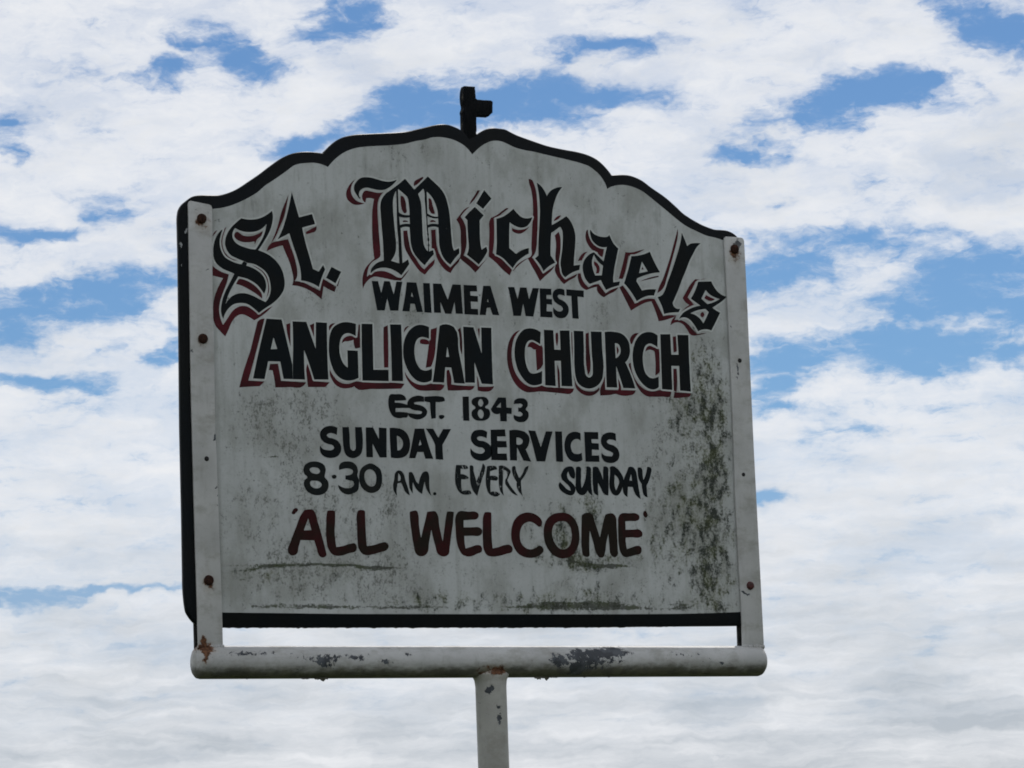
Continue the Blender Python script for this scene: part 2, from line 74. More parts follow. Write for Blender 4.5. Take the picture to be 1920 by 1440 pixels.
 ('C', 'shadowed', ['-101.1,2517.6c -101.8,2496.8c -108.4,2498.7 -116.8,2499.4 -124.2,2495.8 -129.3,2487.5 -131.5,2475.4 -130.8,2462.5 -127.0,2450.7 -120.1,2442.3 -111.8,2439.9 -104.5,2441.3 -98.4,2444.3c -98.2,2433.4 -99.8,2423.1c -108.9,2419.5 -117.4,2418.6 -129.3,2421.9 -139.8,2430.7 -147.7,2443.4 -152.6,2457.2 -153.8,2474.5 -151.4,2489.8 -145.5,2503.0 -135.5,2514.3 -125.7,2519.7 -116.0,2521.2 -107.6,2520.0'],
  ['-150.8,2506.0c -148.8,2513.7 -140.2,2517.9c -146.4,2511.7', '-119.7,2487.9c -119.4,2493.9 -110.9,2495.9 -102.0,2493.0c -102.8,2487.0c -112.5,2486.6', '-151.5,2436.7c -145.9,2427.2 -136.6,2418.9 -125.9,2415.0 -112.7,2414.4 -103.0,2417.0 -74.1,2415.3c -80.4,2407.0 -97.4,2405.3 -114.3,2404.1 -127.5,2405.2 -138.1,2411.3 -146.1,2420.7 -150.6,2429.2']),
 ('A', 'shadowed', ['-80.1,2521.0c -54.0,2521.4 -51.0,2519.3 -43.5,2477.0 -36.5,2438.0 -34.1,2422.0c -33.6,2419.8c -54.9,2420.1c -59.9,2447.4c -71.6,2447.5c -74.9,2420.2c -97.6,2419.9c -92.0,2447.8 -85.7,2486.1', '-66.1,2484.2c -63.2,2466.2c -69.2,2466.1c'],
  ['-97.6,2513.9c -85.3,2518.0c -87.9,2496.9 -92.8,2464.0 -99.5,2447.5c -110.4,2444.9c -105.9,2468.9 -101.4,2494.1c', '-69.2,2441.1c -65.5,2443.4 -62.1,2437.0 -61.0,2417.5c -45.9,2416.4 -14.2,2416.5c -18.0,2410.9 -36.5,2408.0 -68.1,2406.3c -69.4,2421.5']),
 ('N', 'shadowed', ['-33.2,2521.8c -12.4,2521.6c 2.3,2475.1c 2.9,2522.0c 23.5,2522.2c 22.8,2479.8 22.8,2420.6c 0.1,2420.9c -13.1,2458.6c -13.3,2422.0c -33.1,2421.6c -33.0,2466.5'],
  ['-45.1,2514.7c -38.8,2519.9c -36.3,2504.7 -37.6,2471.8c -40.9,2481.5', '-3.9,2519.3c 0.4,2520.6c -1.6,2501.8c', '-9.1,2435.8c -5.9,2423.9 -5.6,2415.7c 9.1,2415.7 25.1,2417.4c 17.4,2408.9 5.1,2406.8 -8.4,2408.5c']),
 ('C', 'shadowed', ['123.9,2518.6c 121.7,2496.9c 113.8,2501.0 105.2,2503.9 97.6,2501.4 92.2,2493.4 89.8,2480.1 90.4,2464.6 94.2,2451.6 100.1,2444.1 107.6,2443.3 115.1,2445.2 123.8,2448.9c 122.4,2426.2c 111.7,2422.5 101.7,2422.1 91.9,2426.1 82.3,2435.7 74.2,2448.6 69.9,2463.8 68.7,2481.4 72.0,2499.2 79.4,2512.7 89.7,2522.1 101.1,2524.8 113.5,2523.7'],
  ['82.2,2520.6c 71.8,2510.2 65.6,2495.6 63.0,2478.9 63.6,2461.3 67.9,2446.1 76.0,2433.2 86.8,2423.7 97.8,2419.2 109.0,2419.1 121.7,2422.8c 126.6,2420.8 145.3,2419.9 188.1,2419.2c 182.7,2410.7 163.7,2409.5 144.9,2410.4 116.2,2411.1 103.6,2409.5 91.1,2409.0 78.9,2413.5 68.1,2423.0 58.9,2439.2 54.1,2456.6 53.2,2474.1 55.5,2490.7 61.7,2505.3 70.8,2515.7', '95.9,2490.3c 99.9,2498.2 106.3,2500.7 114.9,2497.7 124.2,2495.9c 122.4,2454.9 112.8,2448.8c 112.4,2467.8 111.9,2487.1c 108.2,2486.9 102.1,2490.5']),
 ('H', 'shadowed', ['130.4,2523.7c 149.9,2523.7c 150.6,2488.7c 163.2,2488.5c 163.1,2523.7c 183.4,2524.7c 183.7,2476.3 185.1,2423.0c 162.4,2422.7c 162.8,2468.5c 150.2,2468.0c 150.5,2422.3c 128.9,2423.1c 129.8,2479.5'],
  ['154.7,2518.9c 159.2,2519.7c 159.2,2505.2 156.2,2494.5c 154.1,2505.0', '155.3,2461.8c 158.7,2451.9 160.3,2430.9 159.1,2419.8c 155.4,2419.7c 155.1,2441.8']),
 ('U', 'shadowed', ['191.9,2524.7c 212.2,2524.9c 212.0,2494.2 211.9,2455.1 215.1,2443.0 220.7,2440.5 226.6,2444.6 228.4,2455.8 227.8,2483.7 227.4,2524.8c 250.2,2525.5c 250.1,2495.8 250.3,2451.1 246.0,2436.4 237.9,2427.2 227.5,2421.8 217.3,2420.3 206.0,2422.7 196.2,2430.1 191.7,2443.2 190.6,2459.9 191.5,2493.3'],
  ['187.1,2522.0c 190.2,2521.6c 188.5,2498.7 190.2,2465.4 191.0,2442.1 194.8,2427.8c 190.6,2432.1 188.8,2448.7 187.3,2470.8 186.4,2498.6', '190.6,2432.1c 197.1,2423.5 207.0,2417.2 219.6,2415.4 231.1,2416.9 240.3,2423.9c 241.4,2419.5c 230.8,2410.2 220.5,2407.1 210.4,2407.8 200.4,2412.5 192.0,2421.0', '216.8,2520.6c 223.3,2522.6c 223.2,2494.6 224.2,2461.2 222.5,2451.1 218.4,2445.4c 216.3,2455.3 215.6,2494.3', '251.3,2521.6c 254.1,2521.2c 252.6,2495.9 253.6,2462.4 253.5,2446.8c 250.9,2473.5']),
 ('R', 'shadowed', ['256.4,2525.2c 281.4,2526.1 291.6,2524.0 300.3,2518.2 306.4,2509.4 308.4,2498.3 307.2,2485.9 303.5,2477.9 297.4,2471.4c 306.2,2453.3 316.4,2424.0c 290.7,2424.1c 284.0,2445.7 277.8,2463.9c 277.6,2446.6 278.5,2424.3c 255.8,2424.0c 256.5,2473.7', '277.2,2505.4c 284.2,2504.0 288.3,2496.3 287.3,2487.3 283.1,2481.5 277.6,2477.9c'],
  ['278.3,2500.4c 283.3,2497.2 284.2,2490.5 279.5,2485.3c', '253.5,2445.6c 253.3,2419.4c 267.4,2419.6 280.2,2419.8c 280.6,2441.1c 284.1,2434.5 286.0,2420.1c 316.9,2420.6c 313.3,2414.3 301.6,2410.6 281.1,2410.9 276.0,2412.4 263.1,2410.3 242.0,2408.4c 242.5,2420.7 248.9,2433.2']),
 ('C', 'shadowed', ['368.6,2523.5c 366.9,2501.7c 359.3,2506.1 350.3,2508.2 342.3,2504.3 337.3,2495.0 334.8,2482.5 335.3,2467.9 338.6,2454.6 345.9,2446.4 353.6,2444.1 360.1,2445.3 366.8,2448.4c 366.4,2428.7c 356.5,2423.8 346.1,2424.5 336.0,2429.8 326.2,2439.5 317.8,2453.8 313.5,2471.5 313.8,2489.5 317.7,2504.3 324.8,2517.0 335.6,2525.9 347.4,2529.3 359.1,2528.5'],
  ['309.4,2505.1c 309.2,2514.1 316.1,2523.4 328.5,2526.4c 319.6,2516.8 314.0,2506.4c', '304.4,2468.9c 309.0,2471.4c 310.3,2457.9 316.0,2442.5 325.7,2430.5 337.0,2423.1 349.8,2420.2 361.6,2421.7 366.8,2423.0 392.7,2420.6c 389.7,2412.6 372.7,2411.1 353.2,2410.2 340.3,2410.8 329.0,2417.2 320.5,2428.1 313.4,2442.4 306.4,2456.7', '341.1,2492.9c 343.4,2499.8 350.1,2504.0 357.8,2502.1 370.0,2498.7c 371.3,2487.4 369.1,2455.8 359.7,2449.8c 361.2,2466.7 360.2,2493.7c 352.3,2496.8']),
 ('H', 'shadowed', ['374.0,2526.5c 395.6,2527.5c 396.0,2489.6c 411.3,2490.0c 410.6,2527.1c 434.6,2527.6c 433.8,2481.0 434.5,2422.7c 411.2,2423.8c 411.6,2469.3c 394.9,2468.7c 394.9,2424.1c 372.8,2424.9c 373.5,2478.5'],
  ['400.6,2523.2c 407.8,2524.1c 407.0,2495.7 401.0,2493.8c', '398.8,2463.7c 406.0,2464.0c 406.4,2445.9 403.8,2421.0c 397.4,2423.0c', '399.3,2420.9c 416.2,2419.8 434.6,2419.9c 433.0,2415.3 418.4,2411.4 396.7,2409.5c']),
 ('E', 'plain', ['-182.4,2394.5 -171.0,2396.0 -157.4,2395.4 -152.2,2391.5 -150.8,2386.3c -161.5,2385.0 -172.9,2384.6c -173.0,2381.1c -160.9,2380.9 -148.9,2377.9c -144.5,2372.5c -158.2,2372.1 -171.9,2371.3c -172.4,2364.7c -161.5,2365.1 -148.6,2364.2c -149.6,2356.6 -157.3,2355.0 -167.9,2353.9 -176.9,2356.4 -183.4,2365.7 -186.0,2378.0 -185.2,2387.6'],
  []),
 ('S', 'plain', ['-115.8,2384.5c -125.8,2384.2 -131.9,2383.3 -135.8,2381.3 -132.0,2379.8 -122.9,2378.1 -113.9,2373.6 -110.3,2368.2 -112.1,2361.3 -119.2,2355.5 -128.4,2352.8 -139.1,2354.2 -146.5,2358.1 -148.3,2363.8c -138.7,2362.9 -128.1,2362.4 -121.9,2363.7 -120.6,2366.5 -124.8,2368.0 -134.0,2368.8 -143.0,2371.5 -148.2,2375.8 -148.7,2382.0 -143.9,2389.0 -134.6,2393.8 -123.8,2395.2 -115.5,2393.2c'],
  []),
 ('T', 'plain', ['-114.7,2393.5c -102.4,2394.9 -84.0,2395.3 -76.3,2393.5 -74.7,2387.3c -81.2,2385.7 -92.8,2385.1c -93.3,2371.5 -93.4,2356.4c -102.4,2354.7c -103.5,2365.7 -104.3,2384.2c -112.0,2384.7 -115.3,2385.9c'],
  []),
 ('.', 'plain', ['-87.6,2360.0 -81.3,2362.6 -76.4,2360.4 -78.5,2356.9 -85.5,2355.5'],
  []),
 ('1', 'plain', ['-39.1,2396.6c -26.7,2397.1c -27.2,2353.7c -39.3,2353.7c -39.7,2374.7'],
  []),
 ('8', 'plain', ['-3.3,2397.5 7.5,2396.5 12.8,2390.4 11.7,2384.8 5.3,2379.3 12.9,2375.1 15.0,2367.6 11.5,2359.8 4.3,2355.7 -5.1,2354.4 -15.9,2356.2 -22.1,2362.9 -21.5,2371.2 -14.2,2378.4 -20.7,2383.7 -21.0,2390.6 -14.3,2395.7', '-2.7,2393.4 1.7,2388.0 0.8,2383.1 -3.3,2379.9 -7.8,2382.8 -8.1,2388.3', '-3.8,2374.9 1.0,2370.6 1.6,2364.4 -3.3,2358.6 -8.6,2362.6 -9.9,2368.8'],
  []),
 ('4', 'plain', ['31.8,2397.4c 48.0,2397.9c 48.4,2380.3c 58.9,2379.8c 58.1,2368.6c 48.4,2369.1c 48.1,2355.2c 34.8,2355.0c 34.6,2368.9c 20.5,2369.8 16.4,2376.0c', '37.0,2388.8c 36.9,2379.4c 28.0,2379.8c'],
  []),
 ('3', 'plain', ['63.6,2386.6c 64.6,2393.0 70.3,2396.6 78.3,2398.0 86.9,2396.5 91.4,2391.1 91.6,2384.8 87.7,2378.4 92.2,2372.9 92.4,2365.3 87.6,2358.1 78.8,2354.8 69.4,2355.4 62.8,2360.1 62.5,2367.8c 70.6,2365.2 76.9,2365.5 80.2,2368.4 78.7,2371.8 71.7,2373.0c 72.0,2381.1c 79.2,2382.3 80.9,2385.1 78.6,2387.4 71.5,2387.6'],
  []),
 ('S', 'plain', ['-285.5,2333.5c -287.2,2320.6c -293.7,2323.1 -302.6,2322.8 -306.3,2319.5 -304.1,2316.7 -295.3,2314.6 -285.2,2310.3 -279.8,2301.7 -280.7,2291.3 -287.3,2283.6 -297.6,2280.6 -309.0,2281.5 -317.1,2286.2 -320.1,2292.5 -319.1,2301.8c -314.9,2296.1 -306.1,2294.0 -297.2,2294.5 -293.2,2297.9 -295.0,2301.9 -304.5,2304.5 -313.2,2308.3 -318.7,2315.6 -318.4,2324.9 -312.5,2332.0 -303.5,2335.8 -293.3,2335.9'],
  []),
 ('U', 'plain', ['-276.1,2334.9c -263.7,2335.3c -262.6,2319.6 -262.4,2304.6 -260.8,2296.5 -256.4,2294.1 -252.5,2296.7 -251.5,2304.9 -251.7,2320.0 -251.8,2335.7c -239.0,2336.1c -237.6,2320.4 -238.5,2299.4 -241.2,2290.1 -249.1,2283.5 -256.8,2281.3 -265.7,2283.0 -271.9,2288.1 -274.8,2298.4 -276.0,2319.2'],
  []),
 ('N', 'plain', ['-231.3,2335.7c -217.1,2336.2c -206.2,2316.1c -206.1,2336.3c -190.9,2335.8c -192.4,2284.2c -206.0,2283.8c -219.0,2307.6c -218.9,2283.9c -231.7,2283.6c'],
  []),
 ('D', 'plain', ['-185.2,2336.3c -169.9,2336.3 -159.6,2333.9 -150.7,2326.5 -146.5,2316.1 -146.6,2303.2 -150.6,2292.6 -158.7,2285.9 -169.1,2283.6 -184.4,2284.4c -185.0,2310.3', '-171.4,2323.0c -165.2,2320.2 -160.3,2313.4 -160.6,2305.2 -164.7,2299.2 -171.0,2297.3c'],
  []),
 ('A', 'plain', ['-136.0,2336.6c -117.7,2337.2c -111.9,2314.8 -101.3,2284.3c -117.0,2284.1c -120.5,2295.7c -132.3,2295.4c -136.6,2284.5c -149.0,2284.2c -142.1,2311.6', '-126.0,2317.3c -123.7,2308.3c -129.2,2307.2c'],
  []),
 ('Y', 'plain', ['-114.4,2337.3c -99.6,2337.5c -90.0,2321.9c -80.2,2337.5c -64.4,2338.0c -73.5,2323.0 -82.2,2309.8c -82.2,2295.6 -81.6,2283.3c -96.7,2283.7c -97.1,2309.3c -105.0,2324.4'],
  []),
 ('S', 'plain', ['7.7,2334.9c 6.1,2323.6c -1.8,2326.3 -9.8,2326.3 -13.2,2323.0 -10.7,2320.1 -0.7,2318.6 8.5,2314.8 14.6,2309.0 14.2,2292.4 7.3,2286.3 -4.8,2283.3 -16.7,2285.0 -24.5,2290.1 -27.5,2297.2 -26.5,2305.5c -21.5,2299.7 -12.3,2296.4 -2.9,2296.9 1.3,2301.5 -1.3,2305.6 -11.8,2307.7 -20.9,2312.7 -25.7,2320.9 -24.3,2329.2 -18.7,2335.9 -7.9,2338.6 0.1,2338.3'],
  []),
 ('E', 'plain', ['14.5,2339.3c 43.7,2340.8c 44.5,2328.3c 27.5,2327.4c 27.1,2319.8c 45.5,2320.0c 46.4,2308.7c 27.2,2307.9c 27.2,2297.2c 45.3,2297.7c 46.1,2285.2c 13.9,2285.3c'],
  []),
 ('R', 'plain', ['52.1,2339.3c 74.0,2340.0 86.0,2336.1 92.4,2328.0 91.3,2317.2 84.1,2306.2c 94.4,2284.4c 78.7,2286.0c 66.6,2309.3c 65.6,2285.7c 51.5,2285.7c', '66.0,2326.6c 73.4,2326.2 78.6,2321.6 77.1,2316.8 71.6,2314.2 65.9,2314.6c'],
  []),
 ('V', 'plain', ['90.9,2340.5c 105.2,2340.1c 115.0,2310.9c 126.6,2339.8c 140.5,2340.0c 131.2,2313.5 122.9,2285.5c 105.2,2285.3c 99.7,2309.1'],
  []),
 ('I', 'plain', ['145.3,2340.4c 159.4,2340.6c 159.7,2285.8c 145.3,2286.1c'],
  []),
 ('C', 'plain', ['197.8,2338.4c 197.5,2325.1c 190.7,2327.9 182.4,2325.8 177.2,2318.5 177.5,2308.9 181.3,2302.4 188.1,2300.7 198.6,2303.4c 199.7,2290.2c 193.0,2287.4 183.4,2286.8 172.6,2290.7 166.1,2300.1 163.2,2312.1 165.2,2325.3 171.8,2335.8 183.0,2340.6 191.3,2340.6'],
  []),
 ('E', 'plain', ['205.4,2341.3c 234.4,2341.7c 234.3,2328.8c 220.0,2328.4c 220.1,2321.5c 234.6,2321.3c 234.7,2309.3c 220.0,2309.8c 219.7,2299.0c 234.7,2299.4c 234.7,2287.8c 205.7,2287.4c'],
  []),
 ('S', 'plain', ['270.9,2340.0c 271.2,2326.3c 262.7,2328.8 254.3,2328.0 251.7,2324.3 255.4,2321.3 265.0,2318.6 274.4,2311.6 277.0,2302.0 274.3,2293.4 266.3,2287.8 255.1,2286.3 244.2,2289.6 239.7,2296.1 240.1,2304.6c 244.7,2300.5 254.3,2298.7 262.0,2299.7 263.6,2303.4 258.9,2306.9 249.3,2310.3 242.0,2316.7 239.2,2325.1 242.2,2334.9 250.8,2340.6 262.0,2342.1'],
  []),
 ('8', 'brush', ['-330.8,2273.7 -320.7,2272.3 -312.6,2267.3 -310.3,2261.6 -311.1,2254.7 -312.6,2247.7 -306.5,2239.8 -305.8,2230.6 -310.9,2221.2 -319.9,2216.4 -330.1,2215.3 -341.3,2218.3 -349.9,2226.1 -352.7,2235.2 -350.7,2241.0 -345.5,2246.3 -351.0,2251.4 -352.6,2259.4 -349.9,2266.3 -342.2,2271.7', '-331.1,2263.4 -323.6,2261.3 -321.2,2256.7 -325.1,2252.6 -332.7,2252.7 -338.9,2255.7 -340.7,2259.7 -337.4,2262.6', '-331.8,2240.3 -323.0,2238.8 -318.7,2233.7 -322.1,2229.0 -328.4,2227.2 -335.9,2228.7 -340.2,2233.2 -340.1,2238.4'],
  []),
 ('.', 'brush', ['-299.3,2248.6 -294.7,2251.6 -290.0,2249.4 -291.1,2245.9 -297.5,2245.2'],
  []),
 ('3', 'brush', ['-284.3,2259.9c -284.3,2268.0 -278.8,2273.4 -268.5,2275.4 -258.3,2273.9 -250.9,2267.7 -248.6,2259.7 -250.1,2251.5 -247.2,2243.5 -247.5,2235.4 -249.7,2226.1 -258.8,2220.1 -269.1,2217.8 -279.2,2220.8 -285.4,2226.4 -287.7,2234.4c -280.2,2230.6 -271.3,2228.8 -262.3,2230.4 -257.1,2235.2 -258.2,2240.3 -265.8,2242.5 -273.4,2244.0c -273.1,2251.0c -265.5,2251.7 -259.6,2254.8 -258.2,2258.9 -262.6,2262.2 -270.2,2263.2 -277.9,2261.8'],
  []),
 ('0', 'brush', ['-222.5,2273.1 -213.6,2269.3 -205.4,2263.1 -202.8,2253.9 -203.0,2241.1 -206.6,2230.5 -215.2,2223.4 -224.2,2221.4 -234.4,2224.1 -242.5,2230.9 -246.4,2240.0 -246.7,2251.6 -243.4,2262.1 -234.1,2269.9', '-226.7,2262.6 -219.0,2260.4 -214.2,2252.4 -214.5,2241.9 -217.3,2235.5 -223.8,2232.7 -230.2,2235.2 -235.1,2241.5 -236.7,2250.7 -233.9,2258.9'],
  []),
 ('A', 'brush', ['-172.5,2261.6c -164.8,2261.2 -161.0,2257.2 -157.5,2245.6 -152.8,2231.7 -149.6,2219.0c -158.3,2224.6 -163.1,2235.0 -166.1,2240.8c -172.7,2239.4c -175.0,2228.9 -174.4,2217.3c -180.3,2225.3 -181.9,2233.4 -178.9,2247.5 -177.2,2256.8', '-170.7,2257.0c -166.5,2248.9 -168.0,2244.2c -171.9,2243.5c'],
  []),
 ('M', 'brush', ['-150.4,2258.8c -144.8,2259.9 -140.4,2253.6 -135.5,2242.8 -131.8,2239.5c -127.5,2252.6 -121.1,2260.9 -113.5,2261.1 -110.7,2254.4 -110.9,2242.1 -110.1,2228.4 -107.7,2218.9c -114.8,2226.9 -118.9,2237.8 -119.5,2244.6c -122.9,2233.6 -125.6,2221.9c -134.5,2227.9 -141.0,2237.3 -143.1,2242.7c -143.8,2231.7 -143.9,2222.2c -149.6,2231.6 -150.7,2243.8'],
  []),
 ('.', 'brush', ['-103.4,2224.5 -99.5,2225.6 -97.4,2222.5 -100.5,2220.1 -104.0,2221.7'],
  []),
 ('E', 'dry', ['-56.9,2274.5c -46.3,2274.8 -35.8,2273.9 -32.6,2269.3c -38.6,2267.9 -47.9,2268.3c -48.5,2258.8c -39.1,2257.3 -32.0,2252.2c -36.7,2250.3 -47.3,2250.0c -47.8,2237.6 -46.8,2228.3c -38.8,2230.2 -29.6,2228.6 -28.4,2224.5c -36.4,2222.6 -47.0,2223.5 -53.4,2228.1 -58.3,2237.4 -59.8,2251.5 -58.6,2264.5'],
  []),
 ('V', 'dry', ['-29.8,2274.0c -23.8,2274.2 -22.2,2264.2 -19.3,2253.6 -17.6,2246.6c -11.8,2257.4 -6.7,2269.3 -3.7,2278.9c 0.8,2274.2 -0.2,2265.9 -6.1,2250.4 -12.1,2234.9 -16.6,2220.7c -24.3,2228.8 -29.1,2241.6 -30.0,2258.1'],
  []),
 ('E', 'dry', ['4.8,2273.8c 13.5,2275.2 22.8,2273.6 25.3,2269.0c 15.9,2266.9 10.5,2265.0c 10.1,2256.7c 20.8,2257.0 26.0,2253.6 21.8,2248.7c 11.2,2249.6c 10.0,2237.8 10.3,2228.3c 18.4,2229.7 28.9,2225.2c 26.1,2222.2 14.0,2221.3 6.2,2225.9 2.0,2236.4 1.3,2253.0 3.1,2264.8'],
  []),
 ('R', 'dry', ['28.2,2275.0c 35.0,2276.3 44.3,2273.0 52.0,2266.1 49.0,2258.9 44.7,2250.4c 49.6,2241.1 57.3,2231.7 65.0,2223.0c 54.4,2226.9 45.4,2236.2 39.8,2245.6 40.7,2251.5c 45.1,2260.0 44.6,2264.7 36.0,2268.0c 36.0,2251.4 34.7,2236.0 36.5,2222.4c 29.1,2231.1 27.1,2247.7 27.8,2263.1'],
  []),
 ('Y', 'dry', ['55.0,2273.3c 60.5,2275.8 62.9,2267.5 69.0,2254.6c 76.1,2263.1 82.0,2274.0 88.9,2277.1c 85.8,2268.1 78.6,2257.2 72.2,2249.9c 72.3,2236.8 74.4,2222.6c 67.3,2229.6 63.0,2239.0 63.4,2247.3c 57.1,2257.9 54.7,2266.1'],
  []),
 ('S', 'plain', ['154.1,2261.4 156.5,2267.5 162.3,2274.8 170.6,2278.0 178.8,2277.0 182.0,2271.7 181.7,2256.1c 175.2,2257.8 170.7,2264.2 169.5,2269.0c 166.5,2261.7 168.2,2255.8 176.2,2248.8 182.6,2240.5 181.6,2232.1 176.5,2226.6 168.3,2226.4 158.9,2229.8 151.0,2236.2 148.3,2243.3 151.6,2249.4c 158.1,2243.6 166.0,2236.6 172.8,2234.3c 170.3,2241.5 162.4,2248.5 155.2,2255.5'],
  []),
 ('U', 'plain', ['185.6,2276.6c 194.6,2277.1 195.5,2266.1 194.8,2251.6 195.6,2239.6c 202.4,2251.8 205.7,2263.9 207.0,2278.4c 214.6,2278.0 215.6,2264.1 215.9,2246.1 217.5,2226.9c 211.0,2230.4 207.8,2235.7c 204.1,2230.2 197.1,2226.5 189.0,2228.7 183.8,2235.8 183.8,2251.4'],
  []),
 ('N', 'plain', ['220.1,2277.5c 229.8,2278.4 235.0,2270.7 240.5,2255.1c 241.0,2266.0 242.3,2279.3c 250.6,2278.9 252.1,2265.0 251.9,2246.9 250.3,2227.6c 241.4,2229.8 235.0,2240.5 229.9,2250.0c 229.4,2240.4 229.5,2227.2c 221.4,2230.6 219.2,2242.6 219.2,2264.2'],
  []),
 ('D', 'plain', ['255.5,2278.4c 261.8,2281.0 270.0,2277.6 278.0,2269.3 283.1,2259.8 281.8,2247.6 276.3,2234.2 269.0,2227.8 260.8,2229.0 254.3,2238.5 253.7,2255.4 255.7,2267.5', '265.3,2265.4c 270.6,2260.7 273.8,2253.5 271.3,2245.0 266.7,2237.0c 264.5,2243.6 264.1,2255.7'],
  []),
 ('A', 'plain', ['294.5,2279.4c 305.0,2279.7 309.0,2274.9 312.4,2259.2 314.4,2242.3 317.9,2222.4c 309.5,2227.7 304.3,2236.0 301.9,2243.9c 292.1,2244.2c 291.0,2234.5 290.1,2225.5c 283.1,2230.7 280.8,2241.6 284.4,2258.6 290.6,2270.8', '299.5,2267.4c 301.0,2255.3c 295.5,2255.8c'],
  []),
 ('Y', 'plain', ['314.1,2279.3c 321.8,2278.9 324.0,2266.8 324.9,2257.1c 330.3,2267.0 333.9,2281.0c 342.2,2279.4 340.9,2267.2 336.1,2255.0 331.5,2247.6c 331.6,2235.4 332.5,2225.8c 325.0,2229.2 321.9,2238.9 321.1,2249.8c 315.2,2259.3 313.6,2269.0'],
  []),
 ('quote', 'maroon', ['-372.9,2190.7 -367.2,2192.3 -364.8,2190.3 -368.1,2185.1 -373.8,2181.5 -376.9,2183.2 -375.5,2187.2'],
  []),
 ('A', 'maroon', ['-353.5,2188.8c -344.7,2190.7 -337.1,2190.2 -333.5,2186.3 -327.8,2168.1 -319.8,2140.7 -313.1,2113.3c -317.0,2109.2 -322.1,2108.4 -327.0,2111.4 -331.6,2124.5 -336.3,2137.6c -361.4,2137.7c -365.5,2126.3 -369.6,2113.7 -374.7,2111.3 -380.9,2111.8 -385.7,2116.9 -380.2,2135.2 -369.5,2159.3 -360.1,2180.1', '-346.0,2175.2c -340.7,2155.2c -354.8,2154.4c'],
  []),
 ('L', 'maroon', ['-309.4,2189.1c -301.8,2189.8 -294.9,2188.8c -294.9,2174.4 -296.7,2151.4 -295.3,2134.2 -294.3,2126.7c -282.2,2128.6 -266.8,2132.9 -258.5,2133.3 -255.3,2127.8 -257.0,2120.9 -269.9,2116.7 -282.7,2112.5 -292.9,2111.5 -302.9,2114.6 -309.6,2123.6 -312.9,2139.6 -312.5,2162.6 -311.1,2182.1'],
  []),
 ('L', 'maroon', ['-250.9,2190.2c -243.2,2191.7 -237.5,2189.9c -237.5,2169.6 -237.0,2146.6 -236.1,2129.3c -222.2,2131.2 -207.9,2135.5 -198.9,2136.2 -193.9,2130.5 -196.7,2124.0 -209.8,2119.2 -222.7,2115.6 -234.3,2113.4 -244.5,2115.3 -251.2,2123.3 -253.8,2140.5 -253.7,2163.6 -253.4,2184.4'],
  []),
 ('W', 'maroon', ['-151.1,2189.8c -145.2,2192.0 -136.7,2191.8 -134.9,2187.8 -133.7,2168.0 -130.6,2144.7c -126.2,2160.0 -120.3,2178.7 -117.2,2190.5c -108.7,2192.0 -100.8,2191.9 -97.7,2188.5 -93.9,2166.3 -88.4,2139.6c -84.3,2160.7 -80.9,2180.6 -77.9,2191.8c -70.6,2192.5 -64.3,2191.5c -66.8,2172.7 -70.9,2151.5 -75.1,2128.1 -77.4,2117.5 -84.1,2113.4 -92.0,2113.8 -98.4,2117.3 -103.1,2131.2 -109.9,2159.6c -115.3,2136.8 -119.9,2118.1 -125.9,2114.0 -135.0,2113.3 -140.8,2116.7 -145.4,2131.7 -149.0,2157.2 -151.0,2175.8'],
  []),
 ('E', 'maroon', ['-56.2,2191.6 -35.0,2192.6 -20.4,2192.5 -15.9,2189.5 -15.7,2184.2 -19.6,2180.0 -30.2,2178.6 -45.5,2177.5c -46.0,2164.8c -29.4,2165.1 -14.9,2165.1 -9.7,2160.7 -9.9,2155.4 -14.1,2151.3 -30.0,2150.4 -45.2,2149.8c -45.1,2137.9 -43.5,2127.9c -32.1,2131.0 -21.4,2134.1 -14.8,2133.6 -11.0,2129.0 -11.9,2123.1 -20.7,2118.9 -31.4,2114.6 -40.7,2113.6 -49.8,2116.7 -57.3,2127.2 -61.3,2143.5 -61.9,2163.4 -61.0,2184.5'],
  []),
 ('L', 'maroon', ['-3.2,2192.1c 3.5,2192.8 10.1,2191.7c 9.7,2174.0 9.1,2150.4 10.3,2128.7c 22.3,2131.2 34.5,2134.9 43.9,2135.4 49.7,2131.0 48.8,2123.3 37.9,2119.6 21.7,2115.3 8.3,2114.2 -0.9,2116.2 -7.2,2125.5 -8.8,2144.3 -8.1,2167.8 -6.1,2185.5'],
  []),
 ('C', 'maroon', ['104.5,2168.0c 99.3,2172.0 92.7,2176.1 85.3,2177.1 77.8,2174.6 72.2,2170.4 67.9,2163.2 65.8,2152.5 67.0,2141.9 70.7,2134.9 78.6,2129.6 86.6,2128.0 94.7,2129.9 103.1,2135.1c 109.7,2133.0 112.9,2127.2 107.8,2120.0 96.8,2114.5 83.2,2112.8 69.9,2115.3 59.4,2121.7 51.9,2133.4 48.2,2148.7 49.8,2165.3 55.1,2178.4 64.9,2188.0 75.9,2192.7 89.4,2193.2 100.0,2189.9 109.2,2182.9 111.9,2177.0 109.3,2169.8'],
  []),
 ('O', 'maroon', ['153.2,2194.5 165.4,2192.9 176.1,2186.5 183.8,2174.7 187.1,2158.0 185.7,2141.3 178.9,2126.9 167.5,2116.6 153.7,2112.8 140.1,2114.5 126.9,2122.6 118.0,2135.5 114.0,2152.1 115.4,2168.8 122.8,2183.2 135.4,2191.7', '152.5,2179.5 162.0,2177.3 168.5,2169.7 171.4,2157.8 170.1,2144.6 164.1,2133.8 154.4,2128.9 146.2,2130.0 138.4,2137.0 132.2,2150.0 132.1,2164.3 137.3,2173.9'],
  []),
